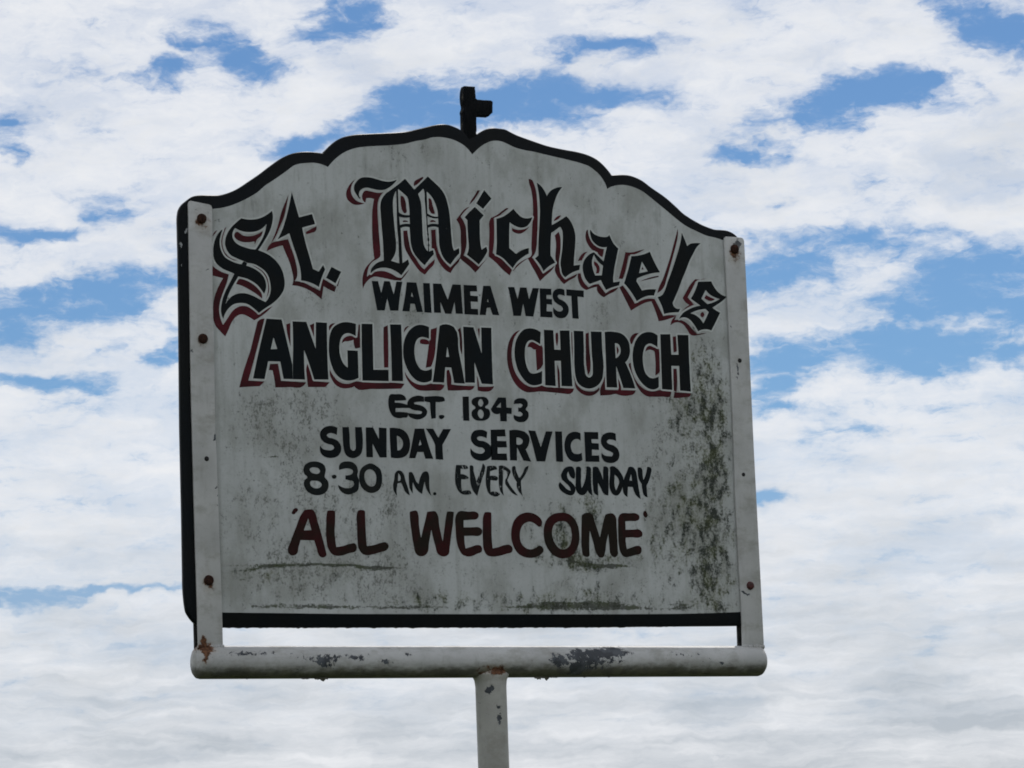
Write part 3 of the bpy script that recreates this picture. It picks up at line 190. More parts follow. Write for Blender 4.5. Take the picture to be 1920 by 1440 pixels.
 ('M', 'maroon', ['193.4,2190.4c 199.8,2194.4 209.4,2194.9 216.1,2191.5 219.7,2180.1 224.6,2165.8 229.2,2151.5c 232.8,2163.6 237.7,2180.5 242.4,2192.6c 250.8,2195.1 257.8,2195.0 263.1,2190.5 265.0,2172.5 265.3,2148.5 265.4,2122.1c 261.0,2117.0 254.1,2117.1 250.1,2121.8 248.1,2137.4 247.0,2157.8c 242.1,2142.1 238.5,2124.1 234.7,2116.3 226.4,2115.6 221.1,2121.5 215.2,2141.7 208.7,2163.8c 206.9,2141.6 206.6,2118.9c 200.3,2115.8 193.5,2118.7 190.7,2131.8 191.3,2159.3'],
  []),
 ('E', 'maroon', ['273.0,2193.7 292.6,2196.2 307.9,2195.6 313.3,2191.5 312.3,2185.4 307.3,2182.7 294.7,2182.1 283.5,2181.3c 283.5,2166.2c 298.1,2166.5 313.5,2166.3 318.1,2161.4 317.1,2155.3 311.4,2152.6 296.1,2152.6 282.8,2151.7c 282.9,2140.3 284.6,2131.3c 295.2,2134.5 306.5,2137.6 313.4,2135.9 315.2,2129.9 312.8,2123.9 301.5,2120.7 288.8,2117.5 279.0,2116.8 272.3,2122.1 268.1,2135.3 267.2,2154.5 268.0,2176.2 269.2,2188.2'],
  []),
 ('quote', 'maroon', ['325.7,2201.1 329.7,2197.2 329.8,2190.6 327.2,2188.7 322.4,2191.6 321.3,2196.5'],
  []),
]
BOARD = '-573.4,2627.5c -573.5,2664.3 -572.9,2689.2 -570.6,2699.5 -565.9,2707.2 -555.8,2716.2 -545.8,2723.3 -532.6,2726.7 -512.8,2728.0 -494.9,2729.4 -481.2,2733.4 -462.7,2741.8 -437.2,2758.5 -420.1,2770.2 -396.0,2788.5 -371.9,2805.0 -354.7,2812.5 -337.6,2816.3 -317.1,2817.7 -297.3,2816.6c -289.5,2824.2 -275.3,2837.2 -261.3,2846.3 -240.3,2853.2 -205.4,2858.3 -163.3,2863.1 -131.5,2867.7 -106.5,2874.7 -88.6,2879.9 -73.0,2884.3 -60.6,2886.4 -48.4,2886.6 -37.4,2884.2 -23.7,2879.2 -7.0,2865.3c 11.6,2873.9c 19.3,2879.0 29.4,2884.2 40.7,2887.3 55.7,2887.6 68.1,2886.6 78.0,2882.8 90.3,2878.1 106.6,2873.7 124.0,2869.4 153.2,2862.7 186.3,2858.5 219.6,2855.3 238.0,2851.7 256.4,2844.7 274.5,2831.1 286.6,2817.5c 294.6,2818.5 308.8,2819.9 323.0,2819.8 337.0,2816.9 351.0,2811.7 367.6,2801.5 401.0,2782.6 423.2,2766.2 437.0,2755.3 448.3,2749.1 459.5,2743.7 476.6,2736.7 493.7,2731.7 502.4,2729.8 516.9,2729.7 531.5,2728.9 540.1,2726.4 549.8,2721.0 556.4,2713.3 559.8,2700.3c 562.3,2030.6c 555.8,2007.1 541.3,1996.3 527.3,1994.3c 503.1,1993.8 417.5,1992.9 305.1,1991.8 216.6,1990.6 86.2,1990.2 -125.2,1989.4 -289.2,1988.9 -429.1,1988.5 -510.5,1988.3c -541.6,1988.5 -556.0,1992.9 -568.5,2005.4 -573.8,2014.2 -575.5,2022.3 -577.3,2038.3 -578.1,2074.0c -577.4,2181.6c -577.3,2326.0c -575.2,2471.6c'
FACE = '-520.6,2699.9c -508.6,2703.7 -495.3,2706.1 -480.3,2710.1 -461.8,2717.6 -438.1,2730.0 -424.5,2738.7 -410.7,2750.6 -390.1,2764.4 -369.4,2779.0 -352.1,2791.3 -331.6,2796.1 -311.1,2797.5 -297.4,2795.1 -289.0,2791.9c -281.8,2800.3 -269.5,2811.6 -255.3,2821.2 -234.3,2829.7 -206.4,2834.9 -171.3,2839.0 -136.0,2844.8 -114.6,2851.2 -96.4,2855.3 -83.9,2859.6 -67.9,2861.8 -56.8,2861.6 -43.4,2859.8 -28.8,2855.3 -16.7,2849.0 -8.4,2841.8 -2.5,2834.9c 5.2,2842.1 15.5,2850.7 25.6,2857.0 37.0,2862.0 47.1,2863.6 58.3,2863.0 70.6,2859.2 85.4,2854.0 105.4,2850.5 122.9,2849.0 152.2,2844.8 196.3,2838.7 225.8,2833.6 238.7,2829.8 250.3,2822.7 259.1,2815.9 266.8,2806.5 272.0,2797.4 274.5,2790.2c 283.2,2795.2 296.3,2798.7 307.7,2800.2 321.8,2799.3 338.6,2795.1 352.6,2789.2 366.4,2780.2 406.3,2753.3 424.6,2740.7 441.4,2731.1 461.2,2723.7 484.0,2716.1 504.2,2713.2 519.3,2710.0 531.4,2708.7c 537.8,2019.7c 519.3,2019.3c 418.5,2015.9 306.0,2014.3 87.0,2013.1 -124.5,2012.5 -288.5,2012.0 -408.7,2012.8 -509.9,2013.4 -524.5,2013.6c'
CROSS = '-12.4,2959.8c 9.2,2960.4c 10.0,2938.9c 13.2,2936.9c 40.3,2937.6c 44.2,2935.7c 43.1,2915.1c 35.3,2908.0c 12.0,2907.4c 9.9,2904.7c 8.8,2862.6c -15.8,2860.8c -16.6,2882.2 -16.3,2907.5c -17.2,2911.3 -14.3,2921.3 -15.8,2931.0 -14.8,2952.5c'
STRAP_L = ('-556.2,2714.4 -557.7,2544.9 -559.2,2398.7 -558.5,2181.5 -557.2,2020.2 -556.8,1966.7 -556.9,1947.1', '-512.0,2709.8 -515.5,2547.0 -514.7,2473.5 -516.3,2327.4 -515.0,2272.9 -513.7,2146.3 -512.1,2038.4 -511.9,1962.3 -512.0,1947.1')
STRAP_R = ('519.6,2716.3 520.5,2578.9 520.7,2439.4 520.2,2379.8 517.8,2241.5 518.4,2094.4 519.8,2035.8 519.2,1972.6 518.3,1946.3', '563.6,2715.9 563.9,2581.0 563.6,2561.0 563.2,2321.7 564.4,2085.1 564.9,1967.7 564.5,1946.3')
# cloud gaps and cloud undersides: azimuth, elevation, half sizes, tilt (degrees), weight
GAPS = [(24.47, 13.97, 0.6, 0.22, -26.1, 1), (23.94, 14.16, 0.42, 0.15, -2.1, 0.8), (23.19, 13.79, 0.44, 0.18, 9.9, 0.8), (26.26, 14.51, 0.64, 0.27, 15.9, 0.85), (25.9, 14.76, 0.36, 0.18, -2.1, 0.5), (20.45, 12.89, 0.44, 0.29, 7.9, 0.7), (20.33, 12.46, 0.27, 0.18, -2.1, 0.7), (22.14, 11.71, 0.36, 0.18, 7.9, 0.3), (21.81, 11.26, 0.5, 0.13, 5.9, 0.6), (20.76, 11.02, 0.68, 0.11, 2.9, 0.85), (25.74, 12.43, 0.64, 0.13, 9.9, 0.75), (27.04, 12.78, 0.82, 0.16, 15.9, 0.8), (27.7, 13.08, 0.73, 0.29, 5.9, 1), (29.28, 13.08, 0.82, 0.24, -5.1, 1), (30.49, 13.14, 1.09, 0.15, -5.1, 0.95), (29.92, 12.88, 0.55, 0.09, -17.1, 0.35), (30.71, 13.91, 1.0, 0.15, -0.1, 0.75), (29.96, 13.79, 0.25, 0.24, -2.1, 0.6), (31.55, 14.02, 0.82, 0.32, 7.9, 0.3), (32.22, 14.3, 0.82, 0.23, -2.1, 0.32), (33.24, 14.39, 0.55, 0.27, 27.9, 0.3), (34.5, 12.7, 0.56, 0.25, 1.9, 1), (35.39, 13.01, 0.86, 0.22, 2.9, 1), (36.17, 13.09, 0.41, 0.16, 7.9, 0.9), (35.09, 12.6, 0.41, 0.13, 19.9, 0.6), (37.18, 14.02, 0.64, 0.31, -27.1, 0.95), (37.81, 13.78, 0.45, 0.27, -22.1, 0.8), (37.17, 13.03, 0.27, 0.16, 57.9, 0.45), (33.08, 12.01, 0.44, 0.15, 0.9, 0.75), (33.41, 12.22, 0.27, 0.11, -2.1, 0.5), (33.68, 11.14, 0.29, 0.1, 2.9, 0.65), (33.72, 10.11, 0.86, 0.27, 3.9, 1), (35.06, 10.42, 1.0, 0.18, -6.1, 0.7), (36.16, 10.53, 0.82, 0.18, -7.1, 0.55), (37.12, 9.8, 0.86, 0.36, 2.9, 1), (36.64, 9.42, 0.86, 0.31, 7.9, 1), (37.53, 9.06, 0.55, 0.33, -2.1, 1), (33.24, 10.56, 0.27, 0.11, -2.1, 0.5), (33.48, 9.91, 0.55, 0.11, -2.1, 0.5), (34.6, 8.63, 1.18, 0.27, 5.9, 1), (35.16, 8.74, 0.82, 0.27, 2.9, 1), (35.53, 8.99, 0.55, 0.16, 13.9, 0.85), (33.77, 8.45, 0.55, 0.18, 9.9, 0.95), (36.51, 8.58, 1.0, 0.24, 1.9, 1), (37.31, 8.44, 0.55, 0.2, -2.1, 0.9), (35.85, 8.25, 0.55, 0.13, -7.1, 0.7), (33.3, 7.97, 0.45, 0.18, 22.9, 0.8), (33.19, 7.66, 0.36, 0.09, -2.1, 0.6), (34.35, 7.23, 0.73, 0.12, 1.9, 0.55), (35.35, 7.21, 0.45, 0.08, 1.9, 0.35), (33.82, 7.45, 0.73, 0.09, -2.1, 0.3), (33.16, 6.11, 0.38, 0.08, 1.9, 0.8), (36.0, 7.61, 0.45, 0.09, -2.1, 0.35), (21.19, 9.85, 1.18, 0.22, -0.1, 1), (22.28, 10.11, 0.91, 0.2, 9.9, 1), (22.92, 10.2, 0.55, 0.18, 3.9, 0.9), (20.37, 9.37, 0.55, 0.24, -2.1, 0.7), (22.9, 8.94, 0.36, 0.15, 17.9, 0.85), (20.99, 8.58, 0.82, 0.12, -5.1, 0.9), (21.81, 8.99, 0.55, 0.09, 22.9, 0.35), (20.29, 9.59, 0.45, 0.27, -2.1, 0.6), (23.18, 9.46, 0.23, 0.09, -2.1, 0.4), (20.57, 4.85, 0.64, 0.08, 2.9, 0.9), (21.82, 4.97, 1.36, 0.06, -0.1, 0.8), (22.99, 4.95, 0.45, 0.05, -0.1, 0.6), (22.91, 5.49, 0.36, 0.07, -2.1, 0.3), (21.02, 5.0, 0.36, 0.05, -2.1, 0.4)]
SHADE = [(37.49, 11.57, 0.82, 0.64, -2.1, 0.75), (37.74, 12.72, 0.45, 0.36, -2.1, 0.35), (32.05, 2.56, 0.5, 0.27, -12.1, 0.8), (31.33, 2.68, 0.55, 0.15, -2.1, 0.3), (35.91, 2.76, 0.91, 0.27, -10.1, 0.8), (35.4, 3.14, 0.73, 0.18, -2.1, 0.4), (36.7, 2.46, 1.09, 0.13, -2.1, 0.3), (34.97, 3.57, 2.36, 0.13, -0.1, 0.35), (33.69, 4.88, 1.64, 0.11, 0.9, 0.3), (36.51, 3.81, 1.36, 0.09, -2.1, 0.35), (21.75, 5.79, 1.45, 0.22, 2.9, 0.4), (20.67, 5.64, 0.82, 0.13, -2.1, 0.4), (20.69, 6.98, 1.09, 0.18, -2.1, 0.3), (22.34, 3.8, 1.45, 0.05, -0.1, 0.45), (21.69, 2.93, 2.0, 0.07, -1.1, 0.5), (21.15, 2.54, 1.82, 0.07, -2.1, 0.5), (22.77, 3.16, 1.82, 0.05, -2.1, 0.35), (31.17, 3.14, 1.09, 0.09, -2.1, 0.3), (34.45, 2.07, 2.73, 0.09, -2.1, 0.5), (29.94, 1.93, 1.82, 0.07, -2.1, 0.3), (30.47, 3.89, 0.55, 0.09, -2.1, 0.35)]
# stains and chipped paint on the sign: x, z, half sizes (m), tilt, weight
MOSS = [(0.4743, 2.468, 0.0336, 0.0606, 0, 0.8), (0.4771, 2.3691, 0.0294, 0.0606, 0, 1.2), (0.4792, 2.3001, 0.0252, 0.0707, 0, 1.4), (0.4625, 2.2016, 0.042, 0.0606, 0, 1.0), (0.467, 2.1137, 0.0315, 0.0707, 0, 1.3), (0.4659, 2.0504, 0.0294, 0.0353, 0, 1.0), (0.4142, 2.152, 0.0525, 0.0707, 0, 0.8), (0.4099, 2.2885, 0.0315, 0.0606, 0, 0.7), (0.4088, 2.3767, 0.0315, 0.0404, 0, 0.8), (0.4405, 2.437, 0.0367, 0.0606, 0, 0.5), (0.3581, 2.1608, 0.042, 0.0707, 0, 0.45), (0.2135, 2.2112, 0.0231, 0.0455, 0, 1.1), (0.1527, 2.1527, 0.0189, 0.0353, 10, 1.2), (0.195, 2.1199, 0.063, 0.0182, 0, 1.1), (0.0928, 2.147, 0.0168, 0.0283, 0, 0.8), (0.1441, 2.205, 0.042, 0.0303, 0, 0.6), (0.1978, 2.0627, 0.0315, 0.0404, 0, 0.5), (-0.3669, 2.0807, 0.105, 0.0162, 2, 0.5), (0.2077, 2.0381, 0.1365, 0.0182, 0, 0.9), (0.0342, 2.0313, 0.126, 0.0121, 0, 0.6), (0.1779, 2.1054, 0.0945, 0.0121, 0, 0.6), (-0.1443, 2.0367, 0.0945, 0.0182, 0, 0.8), (-0.3983, 2.0305, 0.063, 0.0121, 0, 0.4), (-0.4464, 2.0771, 0.042, 0.0141, 4, 0.5), (-0.2349, 2.0959, 0.063, 0.0101, 0, 0.5)]
GREY = [(-0.4286, 2.3582, 0.0525, 0.0455, 0, 0.55), (-0.3735, 2.3601, 0.0473, 0.0505, 0, 0.7), (-0.3179, 2.362, 0.042, 0.0353, 0, 0.6), (-0.401, 2.2765, 0.063, 0.0606, 0, 0.45), (-0.4421, 2.2297, 0.063, 0.0606, 0, 0.35), (-0.4246, 2.1481, 0.0945, 0.0606, 0, 0.5), (-0.3043, 2.1501, 0.0945, 0.0606, 0, 0.5), (-0.1809, 2.1706, 0.0525, 0.0505, 0, 0.6), (-0.2315, 2.1975, 0.063, 0.0404, 0, 0.55), (-0.1428, 2.0784, 0.126, 0.0404, 0, 0.4), (-0.3673, 2.067, 0.105, 0.0404, 0, 0.5), (-0.2772, 2.0495, 0.126, 0.0303, 0, 0.4), (-0.1367, 2.8249, 0.0147, 0.0404, 0, 0.6), (-0.1629, 2.8278, 0.0105, 0.0303, 0, 0.5), (-0.0992, 2.8372, 0.0126, 0.0263, 0, 0.45), (0.0013, 2.8055, 0.0095, 0.0455, 0, 0.6), (0.0401, 2.8277, 0.0073, 0.0353, 0, 0.4), (0.1329, 2.8244, 0.0084, 0.0253, 0, 0.35), (0.2036, 2.7948, 0.0126, 0.0404, 0, 0.4), (0.2466, 2.7581, 0.0168, 0.0505, 0, 0.5), (0.1827, 2.7, 0.0084, 0.0303, 0, 0.3), (0.2933, 2.677, 0.0147, 0.0303, 0, 0.3), (-0.3213, 2.5761, 0.0525, 0.0222, 0, 0.55), (-0.3526, 2.5512, 0.0315, 0.0303, 0, 0.35), (-0.21, 2.5253, 0.063, 0.0303, 0, 0.5), (-0.1365, 2.5382, 0.0525, 0.0162, 0, 0.45), (-0.0401, 2.5715, 0.021, 0.0101, 0, 0.2), (0.0909, 2.612, 0.0189, 0.0303, 0, 0.45), (0.2488, 2.5664, 0.0147, 0.0404, 0, 0.7), (0.0933, 2.5395, 0.0231, 0.0141, 0, 0.5), (0.1754, 2.5385, 0.042, 0.0121, 0, 0.4), (0.2997, 2.6922, 0.021, 0.0202, 0, 0.3), (0.3679, 2.3558, 0.0525, 0.0808, 0, 0.5), (0.3478, 2.18, 0.063, 0.0909, 0, 0.45), (0.4312, 2.2597, 0.0735, 0.2525, 0, 0.35), (0.262, 2.2556, 0.0525, 0.0404, 0, 0.2), (0.1983, 2.0723, 0.126, 0.0404, 0, 0.4), (-0.2154, 2.3654, 0.063, 0.0202, 0, 0.4), (-0.0804, 2.3511, 0.063, 0.0303, 0, 0.25), (0.1039, 2.405, 0.21, 0.0101, 0, 0.25), (-0.2816, 2.2242, 0.063, 0.0303, 0, 0.35), (-0.0139, 2.1548, 0.063, 0.0606, 0, 0.25)]
CHIP = [(0.1971, 1.9303, 0.0651, 0.0202, 6, 1.1), (0.2141, 1.9454, 0.0473, 0.0091, 0, 0.7), (0.1212, 1.9324, 0.0189, 0.0131, 0, 1.05), (0.1595, 1.9426, 0.0147, 0.0101, 0, 0.7), (0.1615, 1.9144, 0.0147, 0.0101, 0, 1.0), (0.2417, 1.9492, 0.0168, 0.0081, 0, 0.6), (-0.3404, 1.9341, 0.0273, 0.0121, 0, 0.66), (-0.3288, 1.9223, 0.0168, 0.0101, 0, 0.95), (-0.3052, 1.9386, 0.0231, 0.0081, 0, 0.75), (-0.2721, 1.934, 0.0189, 0.0091, 0, 0.7), (-0.2496, 1.9403, 0.0315, 0.0101, 0, 0.5), (-0.2175, 1.9293, 0.0147, 0.0051, 0, 0.9), (-0.1741, 1.9402, 0.0126, 0.0061, 0, 0.95), (-0.3802, 1.9369, 0.042, 0.0091, 0, 0.5), (-0.4392, 1.9459, 0.0525, 0.0071, 0, 0.45), (-0.4765, 1.9424, 0.0315, 0.0051, 0, 0.4), (-0.4979, 1.9442, 0.063, 0.0061, 0, 0.42), (-0.0334, 1.9243, 0.21, 0.0101, 0, 0.25), (0.3467, 1.9425, 0.126, 0.0061, 0, 0.38), (-0.1367, 1.9475, 0.0315, 0.0051, 0, 0.45), (-0.3858, 1.9162, 0.0084, 0.003, 0, 1.0), (0.4597, 1.925, 0.0095, 0.004, 0, 1.3), (0.4395, 1.9299, 0.0126, 0.004, 0, 0.6), (0.3858, 1.9395, 0.042, 0.0101, 0, 0.45), (0.0987, 1.9081, 0.063, 0.0051, 0, 0.45)]
RUSTP = [(-0.5504, 1.9595, 0.0084, 0.0141, 0, 1.2), (-0.541, 1.9498, 0.0147, 0.0081, 0, 1.25), (-0.5521, 1.932, 0.0063, 0.0081, 0, 1.1), (-0.5683, 1.9374, 0.0052, 0.0182, 0, 0.7), (-0.0058, 1.9161, 0.0231, 0.0081, 0, 0.9), (0.0077, 1.9114, 0.0084, 0.0051, 0, 1.2), (-0.0272, 1.9088, 0.0262, 0.0101, 0, 0.45)]
POSTCHIP = [(-0.0114, 1.8842, 0.0073, 0.0091, -25, 1.1), (-0.0171, 1.8741, 0.0042, 0.0091, -15, 1.1), (0.0004, 1.8508, 0.0042, 0.0036, 0, 1.4), (-0.0003, 1.8333, 0.0042, 0.0091, 0, 1.3), (-0.0004, 1.8231, 0.0042, 0.0081, 0, 1.2), (-0.0303, 1.8594, 0.0032, 0.003, 0, 0.9), (-0.0203, 1.8455, 0.0026, 0.0141, 0, 0.5)]
STRAPR = [(-0.5327, 2.6835, 0.0136, 0.0131, 0, 1), (-0.5355, 2.4754, 0.0126, 0.0121, 0, 1), (-0.5352, 2.0651, 0.0136, 0.0141, 0, 1), (0.5405, 2.6893, 0.0126, 0.0152, 0, 1), (0.54, 2.0662, 0.0105, 0.0101, 0, 0.6), (-0.5291, 2.6708, 0.0147, 0.0101, 0, 0.5), (0.5407, 2.6702, 0.0126, 0.0162, 0, 0.5), (-0.5352, 2.0472, 0.0095, 0.0182, 0, 0.35), (-0.5433, 1.9578, 0.0126, 0.0091, 0, 1.2), (-0.5469, 1.9685, 0.0042, 0.0081, 0, 1.2), (0.5398, 2.4839, 0.0073, 0.0071, 0, 0.5)]
STRAPC = [(0.5496, 2.706, 0.0063, 0.0101, 0, 1.2), (0.546, 2.7028, 0.0095, 0.0071, 0, 1), (0.5354, 2.4668, 0.0026, 0.0121, 8, 1.4), (0.5327, 2.4508, 0.0026, 0.003, 0, 1.3), (0.53, 2.0535, 0.0126, 0.0035, -25, 1.5), (-0.5167, 2.3092, 0.0032, 0.0071, 0, 1.5), (-0.5392, 2.6997, 0.0095, 0.0025, 0, 0.9), (-0.5196, 2.6945, 0.0052, 0.0061, 0, 0.7), (-0.5456, 2.4841, 0.0052, 0.004, 0, 0.7), (-0.5551, 2.4553, 0.0032, 0.0061, 0, 1), (-0.5255, 2.598, 0.0026, 0.0025, 0, 1.2), (-0.517, 2.223, 0.0026, 0.0051, 0, 1.1), (-0.5154, 2.2094, 0.0021, 0.003, 0, 1.2), (-0.5158, 2.1932, 0.0026, 0.004, 0, 1), (0.5258, 2.5472, 0.0026, 0.0025, 0, 1.1), (0.5062, 1.9764, 0.0001, 0.0001, 0, 0.1)]
LINES = [(0.2073, 2.0295, 0.0788, 0.0061, 0, 1.6), (0.1308, 2.0272, 0.063, 0.0051, 0, 1.4), (0.3065, 2.0243, 0.0945, 0.003, 0, 0.9), (0.3909, 2.0296, 0.0189, 0.0071, 0, 1.3), (0.0446, 2.0248, 0.0525, 0.0025, 0, 0.7), (-0.15, 2.0246, 0.063, 0.004, 0, 1.1), (-0.2781, 2.0221, 0.0735, 0.0025, 0, 0.9), (-0.3385, 2.0254, 0.0735, 0.0035, 0, 1.0), (-0.4282, 2.024, 0.0315, 0.004, 0, 0.7), (-0.3664, 2.0948, 0.0945, 0.0022, 1, 1.3), (-0.4461, 2.088, 0.0473, 0.003, 7, 1.1), (-0.4584, 2.0725, 0.0367, 0.0025, 8, 0.8), (-0.2757, 2.0945, 0.084, 0.0018, -2, 1.2), (-0.2146, 2.0906, 0.0315, 0.004, 0, 1.3), (0.2215, 2.0992, 0.042, 0.0035, 0, 1.6), (0.1779, 2.1064, 0.0315, 0.004, -6, 1.1), (0.2713, 2.1008, 0.042, 0.0016, 0, 0.9), (0.2792, 2.1037, 0.0126, 0.0012, 0, 1), (-0.4308, 2.2784, 0.0315, 0.0016, 2, 0.6), (-0.4059, 2.28, 0.0168, 0.0022, 2, 0.8), (-0.4227, 2.2165, 0.0189, 0.0025, 0, 0.6)]
EDGECHIP = [(-0.5593, 2.6633, 0.0032, 0.0081, -35, 1.3), (-0.5697, 2.6387, 0.0026, 0.0091, 0, 1.2), (-0.5691, 2.6029, 0.0016, 0.003, 0, 1.0), (-0.5748, 2.0116, 0.0021, 0.003, 0, 0.8)]
SKYTINT = (0.50, 0.66, 0.82, 1)
# ------------------------------------------------------------------ node helpers
class NT:
    def __init__(s, tree):
        s.t = tree; s.n = tree.nodes; s.l = tree.links
    def node(s, typ, **kw):
        n = s.n.new(typ)
        for k, v in kw.items(): setattr(n, k, v)
        return n
    def put(s, sock, v):
        if isinstance(v, bpy.types.NodeSocket): s.l.new(v, sock)
        elif v is not None: sock.default_value = v
    def math(s, op, a, b=None, c=None, clamp=False):
        n = s.node('ShaderNodeMath', operation=op, use_clamp=clamp)
        s.put(n.inputs[0], a)
        if b is not None: s.put(n.inputs[1], b)
        if c is not None: s.put(n.inputs[2], c)
        return n.outputs[0]
    def ramp(s, v, a, b, lo=0.0, hi=1.0, smooth=True):
        n = s.node('ShaderNodeMapRange', interpolation_type='SMOOTHSTEP' if smooth else 'LINEAR')
        s.put(n.inputs[0], v); n.inputs[1].default_value = a; n.inputs[2].default_value = b
        n.inputs[3].default_value = lo; n.inputs[4].default_value = hi
        return n.outputs[0]
    def mix(s, f, a, b):
        n = s.node('ShaderNodeMix', data_type='RGBA')
        s.put(n.inputs[0], f)
        s.put(n.inputs[6], (*a, 1) if isinstance(a, tuple) and len(a) == 3 else a)
        s.put(n.inputs[7], (*b, 1) if isinstance(b, tuple) and len(b) == 3 else b)
        return n.outputs[2]
    def noise(s, vec, scale, detail=4, rough=.55, dist=0.0, color=False):
        n = s.node('ShaderNodeTexNoise'); n.noise_dimensions = '3D'
        s.put(n.inputs['Vector'], vec); n.inputs['Scale'].default_value = scale
        n.inputs['Detail'].default_value = detail; n.inputs['Roughness'].default_value = rough
        n.inputs['Distortion'].default_value = dist
        return n.outputs['Color'] if color else n.outputs['Fac']
    def vmath(s, op, a, b=None):
        n = s.node('ShaderNodeVectorMath', operation=op)
        s.put(n.inputs[0], a)
        if b is not None: s.put(n.inputs[1], b)
        return n.outputs[0]
    def scale(s, v, xyz): return s.vmath('MULTIPLY', v, xyz)
    def ellipses(s, vec, items, reach=1.9, sum_up=True):
        """sum of soft ellipses (x, y, half sizes, tilt, weight) over a 2D vector"""
        acc = None; src = vec
        sep = s.node('ShaderNodeSeparateXYZ'); s.put(sep.inputs[0], vec)
        for k, (x, y, a, b, ang, w) in enumerate(items):
            if k % 8 == 0 and k:
                # the running value rides along in z (scaled away) so the shader evaluates the ellipses in batches
                cb = s.node('ShaderNodeCombineXYZ'); s.put(cb.inputs[0], sep.outputs[0]); s.put(cb.inputs[1], sep.outputs[1]); s.put(cb.inputs[2], acc)
                src = cb.outputs[0]
            m = s.node('ShaderNodeMapping', vector_type='TEXTURE')
            s.put(m.inputs[0], src)
            m.inputs['Location'].default_value = (x, y, 0)
            m.inputs['Rotation'].default_value = (0, 0, R(ang))
            m.inputs['Scale'].default_value = (a, b, 1e6)
            ln = s.node('ShaderNodeVectorMath', operation='LENGTH'); s.l.new(m.outputs[0], ln.inputs[0])
            v = s.math('MULTIPLY_ADD', ln.outputs['Value'], -w / reach, w)
            if sum_up: v = s.math('MAXIMUM', v, 0.0)
            acc = v if acc is None else (s.math('ADD', acc, v) if sum_up else s.math('SMOOTH_MAX', acc, v, .12))
        if not sum_up: acc = s.math('MAXIMUM', acc, 0.0)
        return acc

# ------------------------------------------------------------------ sky: procedural broken cloud over a Nishita sky
world = bpy.data.worlds.new('World'); sc.world = world; world.use_nodes = True
world.cycles.sampling_method = 'MANUAL'; world.cycles.sample_map_resolution = 512
T = NT(world.node_tree); T.n.clear()
sky = T.node('ShaderNodeTexSky', sky_type='NISHITA'); sky.sun_disc = False
sky.sun_elevation = R(SUN_EL); sky.sun_rotation = R(SUN_AZ); sky.altitude = 30
sky.air_density = 1.0; sky.dust_density = 0.15; sky.ozone_density = 2.5
tc = T.node('ShaderNodeTexCoord')
d = T.vmath('NORMALIZE', tc.outputs['Generated'])
sp = T.node('ShaderNodeSeparateXYZ'); T.l.new(d, sp.inputs[0])
X, Y, Z = sp.outputs
Zc = T.math('MAXIMUM', Z, 0.0)
az = T.math('DEGREES', T.math('ARCTAN2', X, Y)); el = T.math('DEGREES', T.math('ARCSINE', Zc))
ae = T.node('ShaderNodeCombineXYZ'); T.put(ae.inputs[0], az); T.put(ae.inputs[1], el)
AE = ae.outputs[0]
den = T.math('ADD', Zc, 0.10)
pc = T.node('ShaderNodeCombineXYZ'); T.put(pc.inputs[0], T.math('DIVIDE', X, den)); T.put(pc.inputs[1], T.math('DIVIDE', Y, den))
P = pc.outputs[0]
# the cloud sheet seen in perspective (streets) and puffs in angle
warp = T.vmath('SUBTRACT', T.noise(T.scale(AE, (1, 1.5, 0)), 0.8, 4, .62, color=True), (.5, .5, .5))
wv = T.scale(warp, (2.2, .8, 0))
AEw = T.vmath('ADD', AE, wv)
n_sheet = T.noise(P, 7.0, 5, .60, .25)
n_puff = T.noise(T.scale(AE, (.8, 1.9, 1)), .95, 7, .62, .25)
n_fine = T.noise(T.vmath('ADD', T.scale(AEw, (1, 2.4, 1)), (31, 7, 0)), 2.0, 5, .60, .3)
n = T.math('ADD', T.math('MULTIPLY', n_sheet, .30), T.math('ADD', T.math('MULTIPLY', n_puff, .40), T.math('MULTIPLY', n_fine, .30)))
gaps = T.ramp(T.ellipses(AEw, GAPS, 2.6, False), 0.0, .85)
# beyond the framed patch the same kind of broken cloud carries on
away = T.node('ShaderNodeVectorMath', operation='DISTANCE'); T.put(away.inputs[0], AE); away.inputs[1].default_value = (29, 8.3, 0)
far = T.ramp(away.outputs['Value'], 11, 16)
wide = T.ramp(T.noise(T.vmath('ADD', P, (3.3, 8.1, 0)), 2.2, 3, .55), .55, .68)
gaps = T.math('ADD', gaps, T.math('MULTIPLY', T.math('MULTIPLY', wide, far), .9))
v = T.math('SUBTRACT', T.math('MULTIPLY_ADD', T.math('SUBTRACT', n, .5), 5.0, .62), T.math('MULTIPLY', gaps, 1.25))
cover = T.math('ADD', T.math('MULTIPLY', T.ramp(v, -.55, .50), .66), T.math('MULTIPLY', T.ramp(v, -.75, 1.45), .34))
cover = T.math('MULTIPLY', cover, T.ramp(T.noise(T.vmath('ADD', T.scale(AEw, (.6, 1.5, 1)), (11, 17, 0)), .75, 5, .58), .66, .44, .80, 1.0))
